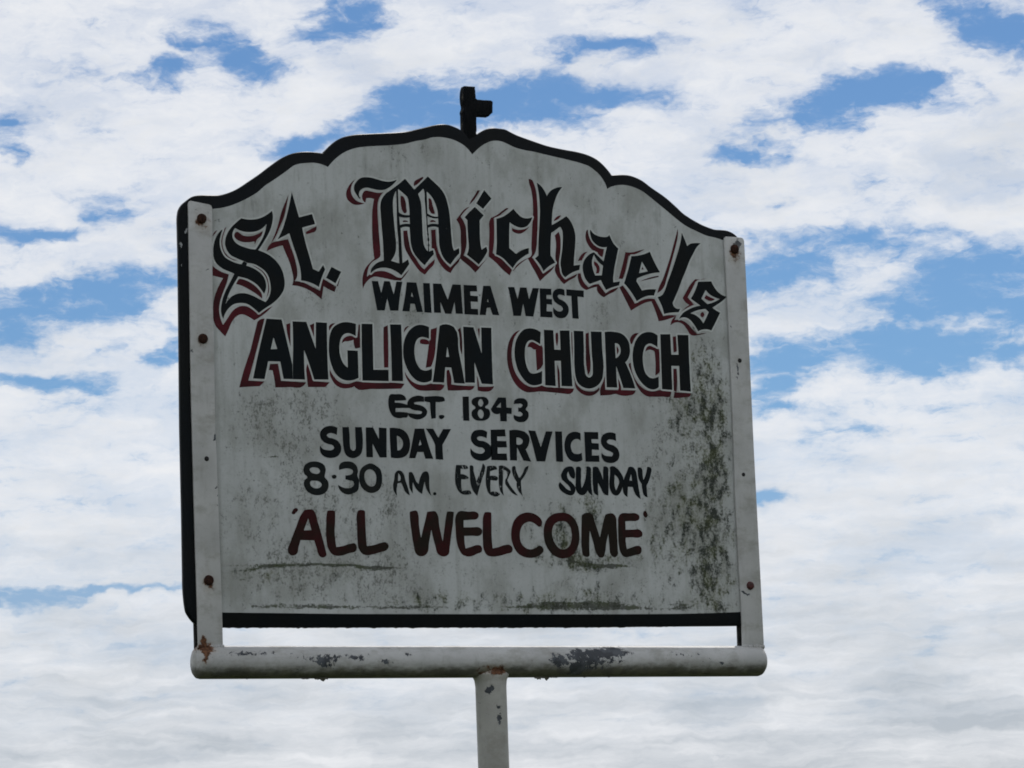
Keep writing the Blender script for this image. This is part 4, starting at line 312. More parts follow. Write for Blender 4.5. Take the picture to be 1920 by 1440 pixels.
# brightness inside the cloud
tex = T.math('SUBTRACT', T.math('ADD', T.math('MULTIPLY', n_fine, .35), T.math('MULTIPLY', T.noise(T.vmath('ADD', T.scale(AE, (.5, 1.3, 1)), (4, 4, 4)), .8, 4, .5), .65)), .5)
shade = T.ellipses(AEw, SHADE, 2.2)
low = T.ramp(el, 9.0, 1.0)                        # thinner, greyer sheet towards the horizon
dark = T.math('ADD', T.math('MULTIPLY', shade, .40), T.math('MULTIPLY', low, .34))
streak = T.math('SUBTRACT', T.noise(T.vmath('ADD', T.scale(T.vmath('ADD', AE, T.scale(warp, (1.6, .55, 0))), (.42, 2.6, 1)), (3, 1, 0)), .9, 6, .62), .45)
dark = T.math('ADD', dark, T.math('MULTIPLY', T.math('MULTIPLY', streak, low), 2.5))
dark = T.math('ADD', dark, T.math('MULTIPLY', tex, 1.3), clamp=True)
bright = (8.9, 9.05, 9.35, 1); grey = (5.25, 5.72, 6.25, 1)
cloud = T.mix(dark, bright, grey)
hs = T.node('ShaderNodeMix', data_type='RGBA', blend_type='MULTIPLY'); hs.inputs[0].default_value = 1
T.put(hs.inputs[6], sky.outputs[0]); T.put(hs.inputs[7], T.mix(T.ramp(el, 1.0, 9.0), (0.60, 0.60, 0.80), SKYTINT))
final = T.mix(cover, hs.outputs[2], cloud)
bg = T.node('ShaderNodeBackground'); T.put(bg.inputs[0], final); bg.inputs[1].default_value = 0.095
sc.cycles.use_adaptive_sampling = True; sc.cycles.adaptive_threshold = .02; sc.cycles.adaptive_min_samples = 8; sc.cycles.filter_width = 1.8; sc.cycles.max_bounces = 5
wo = T.node('ShaderNodeOutputWorld'); T.l.new(bg.outputs[0], wo.inputs[0])

sun_d = bpy.data.lights.new('sun', 'SUN'); sun_d.energy = 2.6; sun_d.angle = R(0.53); sun_d.color = (1.0, .95, .88)
sun = bpy.data.objects.new('sun', sun_d); col.objects.link(sun)
ds = Vector((math.sin(R(SUN_AZ)) * math.cos(R(SUN_EL)), math.cos(R(SUN_AZ)) * math.cos(R(SUN_EL)), math.sin(R(SUN_EL))))
sun.rotation_euler = ds.to_track_quat('Z', 'Y').to_euler(); sun.location = (0, 0, 20)

# ------------------------------------------------------------------ materials
def material(name, rough=.5, spec=.5):
    m = bpy.data.materials.new(name); m.use_nodes = True
    t = NT(m.node_tree); bs = t.n['Principled BSDF']; bs.inputs['Roughness'].default_value = rough
    bs.inputs['Specular IOR Level'].default_value = spec
    tcn = t.node('ShaderNodeTexCoord'); ob = tcn.outputs['Object']
    s = t.node('ShaderNodeSeparateXYZ'); t.l.new(ob, s.inputs[0])
    c = t.node('ShaderNodeCombineXYZ'); t.l.new(s.outputs[0], c.inputs[0]); t.l.new(s.outputs[2], c.inputs[1])
    return m, t, bs, ob, c.outputs[0], s.outputs
def bump(t, bs, h, dist, strength=1.0):
    b = t.node('ShaderNodeBump'); b.inputs['Distance'].default_value = dist; b.inputs['Strength'].default_value = strength
    t.put(b.inputs['Height'], h); t.l.new(b.outputs[0], bs.inputs['Normal'])

WHITE = (.500, .522, .522)
# old white sign paint with mould, moss and run-down grime
M_face, t, bs, ob, xz, sx = material('weathered_white_board', .55, .2)
big = t.noise(ob, 5, 4, .6)
streaks = t.noise(t.scale(xz, (70, 4, 1)), 1.0, 5, .6)
soft = t.noise(ob, 38, 5, .6)
spk = t.noise(ob, 210, 5, .7)
spk2 = t.noise(t.vmath('ADD', ob, (5, 3, 1)), 420, 3, .6)
c = t.mix(t.ramp(big, .35, .7), WHITE, (.415, .432, .428))
c = t.mix(t.ramp(streaks, .48, .75, 0, .34), c, (.24, .25, .225))
blot = t.noise(t.scale(xz, (1, .6, 1)), 14, 6, .62)
c = t.mix(t.ramp(blot, .44, .66, 0, .50), c, (.225, .232, .205))
drip = t.math('MULTIPLY', t.ramp(t.noise(t.scale(xz, (38, 3.2, 1)), 1.0, 4, .62), .52, .70), t.ramp(sx[2], 2.45, 2.78))
c = t.mix(t.math('MULTIPLY', drip, t.math('MULTIPLY', t.ramp(soft, .40, .62), .55)), c, (.13, .138, .118))
c = t.mix(t.math('MULTIPLY', t.ramp(spk, .52, .72), .26), c, (.17, .18, .165))
wn = t.vmath('SUBTRACT', t.noise(ob, 26, 5, .65, color=True), (.5, .5, .5))
wp = t.vmath('ADD', xz, t.scale(wn, (.035, .05, 0)))
gm = t.ellipses(wp, GREY, 2.0)
gm = t.math('MULTIPLY', gm, t.ramp(t.noise(t.scale(xz, (1, .45, 1)), 24, 5, .62), .38, .64, .30, 1.30))
tall = t.scale(xz, (1, .55, 1))
spots = t.math('ADD', t.math('MULTIPLY', t.noise(tall, 120, 5, .62), .5), t.math('MULTIPLY', t.noise(t.scale(ob, (1, 1, .8)), 300, 4, .65), .5))
gmask = t.ramp(t.math('ADD', t.math('MULTIPLY', gm, .07), spots), .53, .68)
gmask = t.math('MULTIPLY', gmask, t.ramp(gm, .0, .7, .05, .75))
c = t.mix(t.ramp(gm, .0, 1.1, 0, .24), c, (.25, .255, .225))
c = t.mix(gmask, c, (.085, .090, .078))
# algae: dark flecks, denser towards the middle of each patch
mm = t.ellipses(wp, MOSS, 2.0)
mm = t.math('MULTIPLY', mm, t.ramp(t.noise(t.vmath('ADD', tall, (1, 9, 3)), 30, 4, .6), .36, .60, .55, 1.12))
fleck = t.noise(t.vmath('ADD', tall, (7, 4, 2)), 75, 6, .60)
fine = t.noise(t.vmath('ADD', ob, (2, 7, 4)), 230, 4, .62)
mn = t.math('ADD', t.math('MULTIPLY', fleck, .60), t.math('MULTIPLY', fine, .40))
mv = t.math('MULTIPLY_ADD', mm, .076, mn)
mmask = t.ramp(mv, .50, .66)
core = t.ramp(mv, .575, .70)
mmask = t.math('MULTIPLY', mmask, t.ramp(mm, .05, .8))
c = t.mix(t.ramp(mm, .1, 1.8, 0, .36), c, (.21, .22, .165))
yel = t.ramp(t.noise(ob, 34, 4, .6), .44, .62)
c = t.mix(t.math('MULTIPLY', mmask, .66), c, t.mix(yel, (.070, .078, .066), (.095, .105, .042)))
c = t.mix(t.math('MULTIPLY', core, .90), c, t.mix(yel, (.016, .021, .015), (.030, .037, .011)))
# thin algae lines caught on old brush ridges
ln_w = t.vmath('ADD', xz, t.scale(t.vmath('SUBTRACT', t.noise(t.scale(ob, (.5, 1, 1)), 60, 5, .7, color=True), (.5, .5, .5)), (.02, .011, 0)))
lm = t.ellipses(ln_w, LINES, 1.8)
lk = t.math('ADD', t.math('MULTIPLY', t.noise(t.scale(xz, (30, 200, 1)), 1.0, 5, .68), .5), t.math('MULTIPLY', t.noise(ob, 190, 5, .68), .5))
lmask = t.ramp(t.math('ADD', t.math('MULTIPLY', t.ramp(lm, 0, 1.3), .22), lk), .56, .70)
lmask = t.math('MULTIPLY', lmask, t.ramp(lm, .03, .35))
c = t.mix(t.math('MULTIPLY', lmask, .85), c, t.mix(t.ramp(t.noise(ob, 30, 3, .6), .42, .6), (.034, .038, .026), (.034, .045, .012)))
c = t.mix(t.math('MULTIPLY', t.ramp(spk2, .66, .74), .30), c, (.12, .12, .11))
# face gets darker in a narrow strip along the left clamping bar
edge_l = t.ramp(t.math('ADD', sx[0], t.math('MULTIPLY', soft, .006)), -.508, -.500, 1, 0)
c = t.mix(t.math('MULTIPLY', edge_l, .22), c, (.12, .12, .10))
t.put(bs.inputs['Base Color'], c)
bump(t, bs, t.math('ADD', t.math('MULTIPLY', spk, .5), t.math('ADD', t.noise(t.scale(ob, (1, 1, .12)), 260, 3), t.math('MULTIPLY', mmask, .8))), .0005, .6)

# clean outline paint around the letters
M_out, t, bs, ob, xz, sx = material('white_outline_paint', .4, .4)
c = t.mix(t.ramp(t.noise(ob, 60, 4, .6), .4, .7), (.50, .525, .51), (.40, .42, .405))
t.put(bs.inputs['Base Color'], c)

def paint(name, c1, c2, rough, sc1=9, speck=.0):
    m, t, bs, ob, xz, sx = material(name, rough, .07)
    n1 = t.noise(ob, sc1, 4, .6, .5)
    c = t.mix(t.ramp(n1, .36, .64), c1, c2)
    wear = t.ramp(t.noise(ob, 140, 6, .7), .66, .74, 0, speck)
    c = t.mix(wear, c, (.14, .145, .14))
    t.put(bs.inputs['Base Color'], c)
    bump(t, bs, t.noise(ob, 300, 3), .0003, .5)
    return m
M_black = paint('black_lettering_paint', (.0040, .0072, .0095), (.0062, .0075, .0078), .42, 9, .25)
M_red = paint('red_shadow_paint', (.082, .012, .018), (.040, .010, .012), .42, 16, .55)
M_maroon = paint('maroon_lettering_paint', (.038, .0062, .0075), (.015, .0110, .0075), .45, 10, .15)
M_edge = paint('black_border_paint', (.0055, .0075, .0095), (.0075, .0085, .009), .33, 7, .12)
t = NT(M_edge.node_tree); bs = t.n['Principled BSDF']
src = bs.inputs['Base Color'].links[0].from_socket
ob = [n_ for n_ in t.n if n_.type == 'TEX_COORD'][0].outputs['Object']
xz = [n_ for n_ in t.n if n_.type == 'COMBXYZ'][0].outputs[0]
em = t.ellipses(t.vmath('ADD', xz, t.scale(t.vmath('SUBTRACT', t.noise(ob, 200, 4, .6, color=True), (.5, .5, .5)), (.008, .008, 0))), EDGECHIP, 1.6)
t.put(bs.inputs['Base Color'], t.mix(t.ramp(t.math('MULTIPLY_ADD', em, .5, t.noise(ob, 260, 4, .65)), .86, .92), src, (.33, .34, .35)))
M_brush = paint('black_brushed_paint', (.0075, .011, .012), (.014, .016, .015), .5, 30, .9)
# dry brush: the bristles leave bare streaks
M_dry, t, bs, ob, xz, sx = material('dry_brushed_black_paint', .5, .12)
bs.inputs['Base Color'].default_value = (.007, .010, .011, 1)
tr = t.node('ShaderNodeBsdfTransparent'); mx = t.node('ShaderNodeMixShader')
st = t.math('ADD', t.math('MULTIPLY', t.noise(t.scale(ob, (1, 1, .25)), 420, 4, .65, .6), .6), t.math('MULTIPLY', t.noise(ob, 55, 4, .6), .4))
t.put(mx.inputs[0], t.ramp(st, .55, .63)); t.l.new(bs.outputs[0], mx.inputs[1]); t.l.new(tr.outputs[0], mx.inputs[2])
t.l.new(mx.outputs[0], t.n['Material Output'].inputs[0])

def steel_paint(name, rust, chips, base=(.50, .505, .50), algae=None):
    m, t, bs, ob, xz, sx = material(name, .5, .25)
    wob = t.scale(t.vmath('SUBTRACT', t.noise(ob, 110, 5, .65, color=True), (.5, .5, .5)), (.016, .016, 0))
    xw = t.vmath('ADD', xz, wob)
    c = t.mix(t.ramp(t.noise(ob, 9, 5, .6), .35, .7), base, tuple(x * .80 for x in base))
    c = t.mix(t.ramp(t.noise(t.scale(ob, (1, 1, .2)), 60, 5, .65), .52, .75, 0, .35), c, (.25, .245, .22))
    c = t.mix(t.ramp(t.noise(ob, 190, 4, .6), .66, .72, 0, .55), c, (.16, .165, .15))
    c = t.mix(t.ramp(t.noise(t.scale(ob, (.6, 1, 1)), 30, 7, .70), .46, .68, 0, .55), c, (.24, .232, .20))
    if algae:
        z0, z1 = algae
        low = t.ramp(t.math('MULTIPLY_ADD', t.math('SUBTRACT', t.noise(t.scale(ob, (.5, 1, 1)), 48, 7, .70), .5), .040, sx[2]), z1, z0)
        al = t.mix(t.ramp(t.noise(ob, 45, 4, .6), .4, .62), (.042, .041, .028), (.085, .080, .055))
        c = t.mix(t.math('MULTIPLY', low, .88), c, al)
    c = t.mix(t.ramp(t.noise(ob, 420, 3, .6), .60, .70, 0, .35), c, (.20, .20, .18))
    sp_ = t.noise(ob, 130, 7, .72)
    ch = t.ellipses(xw, chips, 1.6)
    cm = t.ramp(t.math('ADD', t.math('MULTIPLY', ch, .34), sp_), .765, .785)
    cm = t.math('MULTIPLY', cm, t.ramp(ch, .02, .08))
    metal = t.mix(t.ramp(t.noise(ob, 40, 3), .4, .6), (.045, .050, .058), (.085, .094, .107))
    c = t.mix(cm, c, metal)
    ru = t.ellipses(xw, rust, 1.7)
    rm = t.ramp(t.math('ADD', t.math('MULTIPLY', ru, .36), t.noise(ob, 75, 6, .65)), .70, .86)
    rm = t.math('MULTIPLY', rm, t.ramp(ru, .02, .25))
    rc = t.mix(t.ramp(t.noise(ob, 160, 4, .6), .4, .62), (.060, .026, .013), (.150, .070, .036))
    c = t.mix(t.math('MULTIPLY', t.ramp(ru, 0, 1.2, 0, .4), 1), c, (.30, .24, .16))
    c = t.mix(rm, c, rc)
    t.put(bs.inputs['Base Color'], c)
    t.put(bs.inputs['Roughness'], t.math('MULTIPLY_ADD', rm, .4, .42))
    bump(t, bs, t.math('SUBTRACT', t.math('MULTIPLY', t.noise(ob, 160, 4), .5), t.math('MULTIPLY', cm, 1.3)), .0007, .7)
    return m
M_pipe = steel_paint('chipped_white_pipe_paint', RUSTP, CHIP, algae=(1.909, 1.929))
M_pole = steel_paint('chipped_white_pole_paint', RUSTP, POSTCHIP, base=(.40, .398, .372))
M_strap = steel_paint('white_strap_paint', STRAPR, STRAPC)
M_rust, t, bs, ob, xz, sx = material('rusty_bolt', .9, .05)
t.put(bs.inputs['Base Color'], t.mix(t.ramp(t.noise(ob, 300, 5, .6), .35, .65), (.022, .013, .011), (.050, .024, .017)))
bump(t, bs, t.noise(ob, 500, 3), .0006)
M_redbolt, t, bs, ob, xz, sx = material('red_primed_bolt', .6, .3)
t.put(bs.inputs['Base Color'], t.mix(t.ramp(t.noise(ob, 300, 5, .6), .35, .65), (.075, .016, .016), (.045, .02, .018)))
M_hole, t, bs, ob, xz, sx = material('black_screw', .6, .3)
bs.inputs['Base Color'].default_value = (.008, .008, .008, 1)
M_dark, t, bs, ob, xz, sx = material('dirty_black_strap', .55, .3)
t.put(bs.inputs['Base Color'], t.mix(t.ramp(t.noise(ob, 60, 5, .6), .45, .75), (.018, .019, .018), (.07, .072, .06)))
# weathered black timber of the cross
M_cross, t, bs, ob, xz, sx = material('weathered_black_timber', .7, .06)
gr = t.noise(t.scale(ob, (6, 6, 1)), 60, 6, .65)
wearm = t.math('MULTIPLY', t.ramp(t.noise(ob, 90, 5, .65), .5, .64), t.ramp(sx[0], -.0150, -.0165))
c = t.mix(wearm, t.mix(t.ramp(gr, .4, .7), (.0045, .0055, .007), (.0085, .009, .0095)), (.075, .068, .058))
t.put(bs.inputs['Base Color'], c)
bump(t, bs, gr, .0015)
M_grass, t, bs, ob, xz, sx = material('grass_ground', .9, .2)
c = t.mix(t.ramp(t.noise(ob, .35, 6, .6), .35, .65), (.045, .075, .022), (.085, .11, .035))
c = t.mix(t.ramp(t.noise(ob, 30, 6, .7), .4, .7), c, (.10, .105, .05))
t.put(bs.inputs['Base Color'], c)
bump(t, bs, t.noise(ob, 60, 5, .7), .04)

# ------------------------------------------------------------------ mesh helpers
def parse(s, smooth_steps=3):
    pts = []
    for tok in s.split():
        cflag = tok.endswith('c'); a, b = tok.rstrip('c').split(',')
        pts.append((float(a) / 1000, float(b) / 1000, cflag))
    n = len(pts); out = []
    for i in range(n):
        p0, p1, p2, p3 = pts[i - 1], pts[i], pts[(i + 1) % n], pts[(i + 2) % n]
        out.append((p1[0], p1[1]))
        if p1[2] and p2[2]: continue
        L = math.hypot(p2[0] - p1[0], p2[1] - p1[1])
        # tangents; corners take none from the neighbouring side
        def tan(a, b, c_, flag, other):
            if flag: return None
            l1 = max(1e-6, math.hypot(b[0] - a[0], b[1] - a[1])); l2 = max(1e-6, math.hypot(c_[0] - b[0], c_[1] - b[1]))
            tx = (b[0] - a[0]) / l1 * l2 + (c_[0] - b[0]) / l2 * l1; ty = (b[1] - a[1]) / l1 * l2 + (c_[1] - b[1]) / l2 * l1
            q = math.hypot(tx, ty) or 1e-9
            return (tx / q, ty / q)
        t1 = tan(p0, p1, p2, p1[2], 0); t2 = tan(p1, p2, p3, p2[2], 0)
        dx, dy = (p2[0] - p1[0]) / (L or 1e-9), (p2[1] - p1[1]) / (L or 1e-9)
        if t1 is None: k = 2 * (dx * t2[0] + dy * t2[1]); t1 = (k * dx - t2[0], k * dy - t2[1])
        if t2 is None: k = 2 * (dx * t1[0] + dy * t1[1]); t2 = (k * dx - t1[0], k * dy - t1[1])
        for j in range(1, smooth_steps + 1):
            u = j / (smooth_steps + 1); u2 = u * u; u3 = u2 * u
            h1, h2, h3, h4 = 2*u3 - 3*u2 + 1, u3 - 2*u2 + u, -2*u3 + 3*u2, u3 - u2
            out.append((h1*p1[0] + h2*L*t1[0] + h3*p2[0] + h4*L*t2[0], h1*p1[1] + h2*L*t1[1] + h3*p2[1] + h4*L*t2[1]))
    return out
def link(name, me, mat, parent, smooth=False, sharp=35):
    if mat: me.materials.append(mat)
    if smooth:
        me.shade_smooth(); me.set_sharp_from_angle(angle=R(sharp))
    o = bpy.data.objects.new(name, me); col.objects.link(o)
    if parent: o.parent = parent
    return o
def flat_mesh(name, groups, y, mat, parent, th=.00001):
    """groups: list of [outline, hole, ...]; each becomes a thin coat of paint in the plane y"""
    V, F = [], []
    for gi, loops in enumerate(groups):
        yy = y - gi * .00001
        base = len(V)
        tri = tessellate_polygon([[Vector((a, b, 0)) for a, b in lp] for lp in loops])
        flat = [q for lp in loops for q in lp]
        V += [(a, yy, b) for a, b in flat]
        for f in tri:
            (a0, a1), (b0, b1), (c0, c1) = (flat[i] for i in f)
            area = (b0 - a0) * (c1 - a1) - (b1 - a1) * (c0 - a0)
            if abs(area) < 1e-12: continue
            F.append(tuple(base + i for i in (f if area > 0 else reversed(f))))
        # rim of the coat back to the board
        k = base
        for lp in loops:
            m = len(lp); b2 = len(V)
            V += [(a, yy + th, b) for a, b in lp]
            for i in range(m): F.append((k + i, k + (i + 1) % m, b2 + (i + 1) % m, b2 + i))
            k += m
    me = bpy.data.meshes.new(name); me.from_pydata(V, [], F); me.update()
    return link(name, me, mat, parent)
def outline_mesh(name, loops, w, y, mat, parent):
    """brushed line of width w following closed outlines"""
    V, F = [], []; q = 0
    def fan(cx, cz, yy):
        b = len(V); V.append((cx, yy, cz))
        for k in range(8): V.append((cx + w * math.cos(k * PI4), yy, cz + w * math.sin(k * PI4)))
        for k in range(8): F.append((b, b + 1 + k, b + 1 + (k + 1) % 8))
    PI4 = math.pi / 4
    for lp in loops:
        m = len(lp)
        for i in range(m):
            (a, b), (c_, d_) = lp[i], lp[(i + 1) % m]
            L = math.hypot(c_ - a, d_ - b)
            if L < 1e-6: continue
            nx, nz = -(d_ - b) / L * w, (c_ - a) / L * w
            yy = y - (q % 4) * .000004; q += 1
            k = len(V)
            V += [(a + nx, yy, b + nz), (c_ + nx, yy, d_ + nz), (c_ - nx, yy, d_ - nz), (a - nx, yy, b - nz)]
            F.append((k + 3, k + 2, k + 1, k))
            pa, pb = lp[i - 1]; t1 = math.atan2(b - pb, a - pa); t2 = math.atan2(d_ - b, c_ - a)
            if abs((t2 - t1 + math.pi) % (2 * math.pi) - math.pi) > .3: fan(a, b, yy - .000002)
    me = bpy.data.meshes.new(name); me.from_pydata(V, [], F); me.update()
    return link(name, me, mat, parent)
def slab(name, loop, y0, y1, mat, parent, bev=.0, segs=3, sharp=35, mirror=False):
    n = len(loop)
    A = sum(loop[i][0] * loop[(i + 1) % n][1] - loop[(i + 1) % n][0] * loop[i][1] for i in range(n))
    if A < 0: loop = loop[::-1]
    V = [(a, y0, b) for a, b in loop] + [(a, y1, b) for a, b in loop]
    F = [tuple(range(n)), tuple(range(2 * n - 1, n - 1, -1))]
    F += [(i + n, (i + 1) % n + n, (i + 1) % n, i) for i in range(n)]
    me = bpy.data.meshes.new(name); me.from_pydata(V, [], F); me.update()
    bm = bmesh.new(); bm.from_mesh(me)
    bmesh.ops.recalc_face_normals(bm, faces=bm.faces)
    if bev:
        es = [e for e in bm.edges if len(e.link_faces) == 2 and (len(e.link_faces[0].verts) > 4) != (len(e.link_faces[1].verts) > 4)]
        bmesh.ops.bevel(bm, geom=es, offset=bev, segments=segs, profile=.5, affect='EDGES', clamp_overlap=True)
    bm.to_mesh(me); bm.free()
    return link(name, me, mat, parent, True, sharp)
def lathe(name, prof, axis, mat, parent, at=(0, 0, 0), seg=64, wob=0.0):
    """prof: (along, radius); axis 'x', 'y' or 'z'"""
    V, F = [], []
    for (h, r) in prof:
        for k in range(seg):
            a = 2 * math.pi * k / seg
            rr = r * (1 + wob * random.uniform(-1, 1))
            c_, s_ = rr * math.cos(a), rr * math.sin(a)
            V.append({'x': (at[0] + h, at[1] + c_, at[2] + s_), 'z': (at[0] + c_, at[1] + s_, at[2] + h), 'y': (at[0] + c_, at[1] + h, at[2] + s_)}[axis])
    for i in range(len(prof) - 1):
        for k in range(seg):
            a, b = i * seg + k, i * seg + (k + 1) % seg
            F.append((a, b, b + seg, a + seg))
    F.append(tuple(range(seg))); F.append(tuple(range((len(prof) - 1) * seg, len(prof) * seg)))
    me = bpy.data.meshes.new(name); me.from_pydata(V, [], F)
    bm = bmesh.new(); bm.from_mesh(me); bmesh.ops.recalc_face_normals(bm, faces=bm.faces); bm.to_mesh(me); bm.free()
    return link(name, me, mat, parent, True, 50)

# ------------------------------------------------------------------ ground (below the frame)
V, F = [], []
N = 60
for j in range(N + 1):
    for i in range(N + 1):
        u, w_ = (i / N * 2 - 1), (j / N * 2 - 1)
        x = 4000 * u * abs(u) ** 2; y = 4000 * w_ * abs(w_) ** 2
        r_ = math.hypot(x, y)
        z = (math.sin(x * .05) * math.cos(y * .043)) * min(.5, max(0, r_ - 8) * .01)
        V.append((x, y, z))
for j in range(N):
    for i in range(N):
        a = j * (N + 1) + i; F.append((a, a + 1, a + N + 2, a + N + 1))
me = bpy.data.meshes.new('ground'); me.from_pydata(V, [], F)
g = link('ground', me, M_grass, None, True, 180); g['kind'] = 'structure'

# ------------------------------------------------------------------ the sign
sign = bpy.data.objects.new('church_sign', None); col.objects.link(sign); sign.empty_display_size = .3
sign['label'] = 'weathered white painted church notice board with black scalloped border on a rusty white pipe post'
sign['category'] = 'sign'

# board: 12 mm plywood with rounded black edges, a ragged mossy bottom edge
lp = parse(BOARD)
zb = min(b for a, b in lp); out = []
for i, (a, b) in enumerate(lp):
    c_, d_ = lp[(i + 1) % len(lp)]
    out.append((a, b))
    if b < zb + .006 and d_ < zb + .006 and abs(c_ - a) > .004:
        k = int(abs(c_ - a) / .0035)
        low = 0
        for q in range(1, k):
            u = q / k; low = max(0, low * .6 + random.gauss(0, .00055))
            out.append((a + (c_ - a) * u, b + (d_ - b) * u - low))
board = slab('board', out, .0045, .0165, M_edge, sign, .0034, 3)
panel = flat_mesh('panel', [[parse(FACE)]], .0042, M_face, sign)
panel['label'] = 'mouldy white painted face carrying the lettering'

MATS = dict(gothic=M_black, shadowed=M_black, plain=M_black, brush=M_brush, dry=M_dry, maroon=M_maroon)
LAB = dict(gothic='black gothic letter with red shadow', shadowed='heavy black capital with red shadow', plain='plain black capital', brush='thin brushed black character',
           dry='streaky dry-brushed black capital', maroon='dark maroon capital')
for li, (ch, style, black, red) in enumerate(LETTERS):
    groups = []
    for s_ in black:
        lpb = parse(s_.lstrip('+'))
        if s_.startswith('+') or not groups: groups.append([lpb])
        else: groups[0].append(lpb)
    for k, s_ in enumerate(red): flat_mesh('red_shadow', [[parse(s_)]], .00417 - (li % 3) * .000018 - k * .000004, M_red, panel)
    if style in ('gothic', 'shadowed'):
        outline_mesh('white_outline', [l for gq in groups for l in gq], .0029, .00412 - (li % 3) * .00002, M_out, panel)
    mt = MATS[style]
    o = flat_mesh('quote_mark' if ch == 'quote' else 'full_stop' if ch == '.' else 'letter', groups, .00398, mt, panel)
    if style in ('maroon', 'dry', 'gothic'): o['label'] = LAB[style] if ch not in ('quote', '.') else LAB[style].replace('capital', 'mark').replace('letter', 'mark')

# flat bars clamping the board, front and back
def pts(s): return [tuple(float(v) / 1000 for v in q.split(',')) for q in s.split()]
for (l, r_) in (STRAP_L, STRAP_R):
    L_, R_ = pts(l), pts(r_)
    tl, tr_ = L_[0], R_[0]
    loop = [(tl[0] - .0003, tl[1] - .006), (tl[0] + .0015, tl[1] - .0015), (tl[0] + .005, tl[1]), (tr_[0] - .006, tr_[1] + .0005), (tr_[0] - .002, tr_[1] - .0012), (tr_[0], tr_[1] - .006)]
    loop += R_[1:] + L_[:0:-1]
    slab('strap', loop, .0, .0040, M_strap, sign, .0009, 2)
    w_ = [(a, b - .004) for a, b in loop]
    slab('back_strap', w_, .0169, .0205, M_dark, sign, .0008, 2)

# crossbar pipe and post
prof = [(-.5615, .0002), (-.5612, .010), (-.5600, .018), (-.5580, .0235), (-.5550, .0268), (-.5500, .0279)]
prof += [(-.55 + i * .05, .0279) for i in range(1, 22)]
prof += [(.5545, .0277), (.5590, .0262), (.5625, .0225), (.5648, .0165), (.5660, .009), (.5664, .0002)]
lathe('crossbar', prof, 'x', M_pipe, sign, (0, .0102, 1.93))
post = [(0.0, .0272)] + [(.1 * i_, .0272) for i_ in range(1, 19)] + [(1.886, .0273), (1.8925, .0279), (1.898, .0292), (1.9025, .0315), (1.907, .0345), (1.912, .0310), (1.922, .0262), (1.930, .022)]
lathe('post', post, 'z', M_pole, sign, (0, .0102, 0), wob=.002)
post_o = bpy.data.objects['post']
for v_ in post_o.data.vertices:            # coped to sit under the crossbar
    if v_.co.z > 1.88: v_.co.y = .0102 + (v_.co.y - .0102) * (1.0 if v_.co.z < 1.895 else .90 if v_.co.z < 1.905 else .80)
# weld beads where the bars meet the pipe
def bead(x0, x1, y, z, r_=.0028):
    V, F = [], []; n_ = 40; sg = 8
    for i in range(n_ + 1):
        x = x0 + (x1 - x0) * i / n_
        rr = r_ * (.75 + .35 * math.sin(i * 1.9) ** 2 + random.uniform(-.12, .12)) * (1 if 0 < i < n_ else .1)
        for k in range(sg):
            a = 2 * math.pi * k / sg; V.append((x, y + rr * math.cos(a), z + rr * math.sin(a)))
    for i in range(n_):
        for k in range(sg):
            a, b = i * sg + k, i * sg + (k + 1) % sg; F.append((a, a + sg, b + sg, b))
    me = bpy.data.meshes.new('weld'); me.from_pydata(V, [], F); me.update()
    return link('weld', me, M_pipe, sign, True, 60)
bead(-.559, -.510, .0, 1.9553, .004); bead(.517, .565, .0, 1.9553, .004)

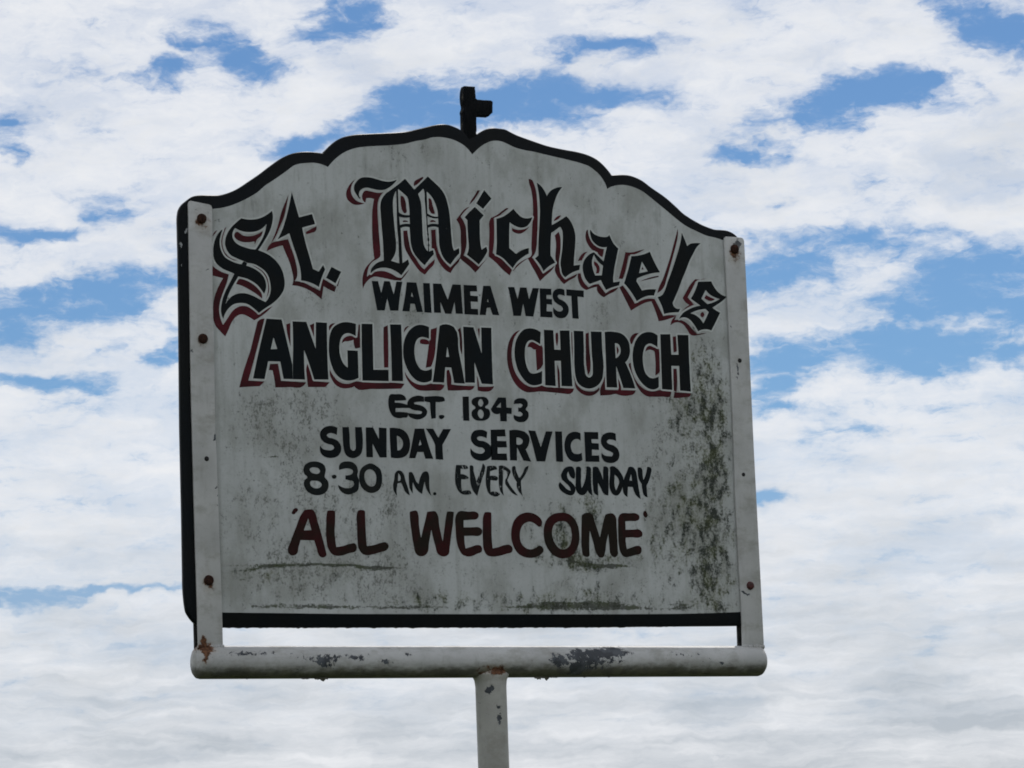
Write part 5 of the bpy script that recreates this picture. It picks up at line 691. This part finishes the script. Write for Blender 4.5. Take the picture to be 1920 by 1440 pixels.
# rusty bolts and small screws
def bolt(x, z, r_, mat, h=.0048, name='bolt', label=None):
    prof = [(-h, .0002), (-h, r_ * .45), (-h * .86, r_ * .75), (-h * .5, r_ * .95), (0.0, r_)]
    o = lathe(name, prof, 'y', mat, sign, (x, 0, z), 24, .02)
    if label: o['label'] = label
    return o
for x, z in ((-.5326, 2.6844), (-.5354, 2.4772), (-.5352, 2.0669), (.5408, 2.6934)): bolt(x, z, .0088, M_rust)
bolt(.5406, 2.0672, .0078, M_redbolt, label='reddish painted bolt')
for x, z, q in ((-.5338, 2.2724, .0042), (.5410, 2.4840, .0042), (.5374, 2.2720, .0036)): bolt(x, z, q, M_hole, .0016, 'screw')

# black timber cross on top, its left arm missing
lp = parse(CROSS, 4)
lp2 = []
for i, (a, b) in enumerate(lp):
    c_, d_ = lp[(i + 1) % len(lp)]
    lp2.append((a, b)); L_ = math.hypot(c_ - a, d_ - b); k = max(1, int(L_ / .004))
    amp = .0007 if a < -.010 and c_ < -.010 else .0003
    for q in range(1, k): lp2.append((a + (c_ - a) * q / k + random.gauss(0, amp), b + (d_ - b) * q / k + random.gauss(0, amp * .5)))
cross = slab('cross', lp2, .0048, .0205, M_cross, sign, .0016, 2, 50)
cross['label'] = 'black timber cross with only its right arm left'

# flakes of paint and lichen hanging under the pipe
def flake(x, z, w_, h_, y=.004):
    V = []; n_ = 9
    for i in range(n_ + 1):
        u = i / n_; V.append((x + (u - .5) * w_, y, z + .003))
    for i in range(n_, -1, -1):
        u = i / n_; V.append((x + (u - .5) * w_ + random.uniform(-.001, .001), y + random.uniform(-.002, .002), z - h_ * (math.sin(u * math.pi) ** .7) * random.uniform(.25, 1)))
    me = bpy.data.meshes.new('paint_flake'); me.from_pydata(V, [], [tuple(range(len(V)))]); me.update()
    o = link('paint_flake', me, M_pipe, sign)
    so = o.modifiers.new('thick', 'SOLIDIFY'); so.thickness = .0012
for x, z, w_, h_ in ((-.338, 1.9022, .012, .0040), (-.326, 1.9022, .018, .0055), (-.36, 1.9022, .02, .0025), (.094, 1.9022, .022, .0062), (.108, 1.9022, .012, .0070), (.124, 1.9022, .02, .0022), (.185, 1.9022, .012, .0020), (-.47, 1.9022, .01, .0015), (.235, 1.9022, .01, .0014)):
    flake(x, z, w_, h_)
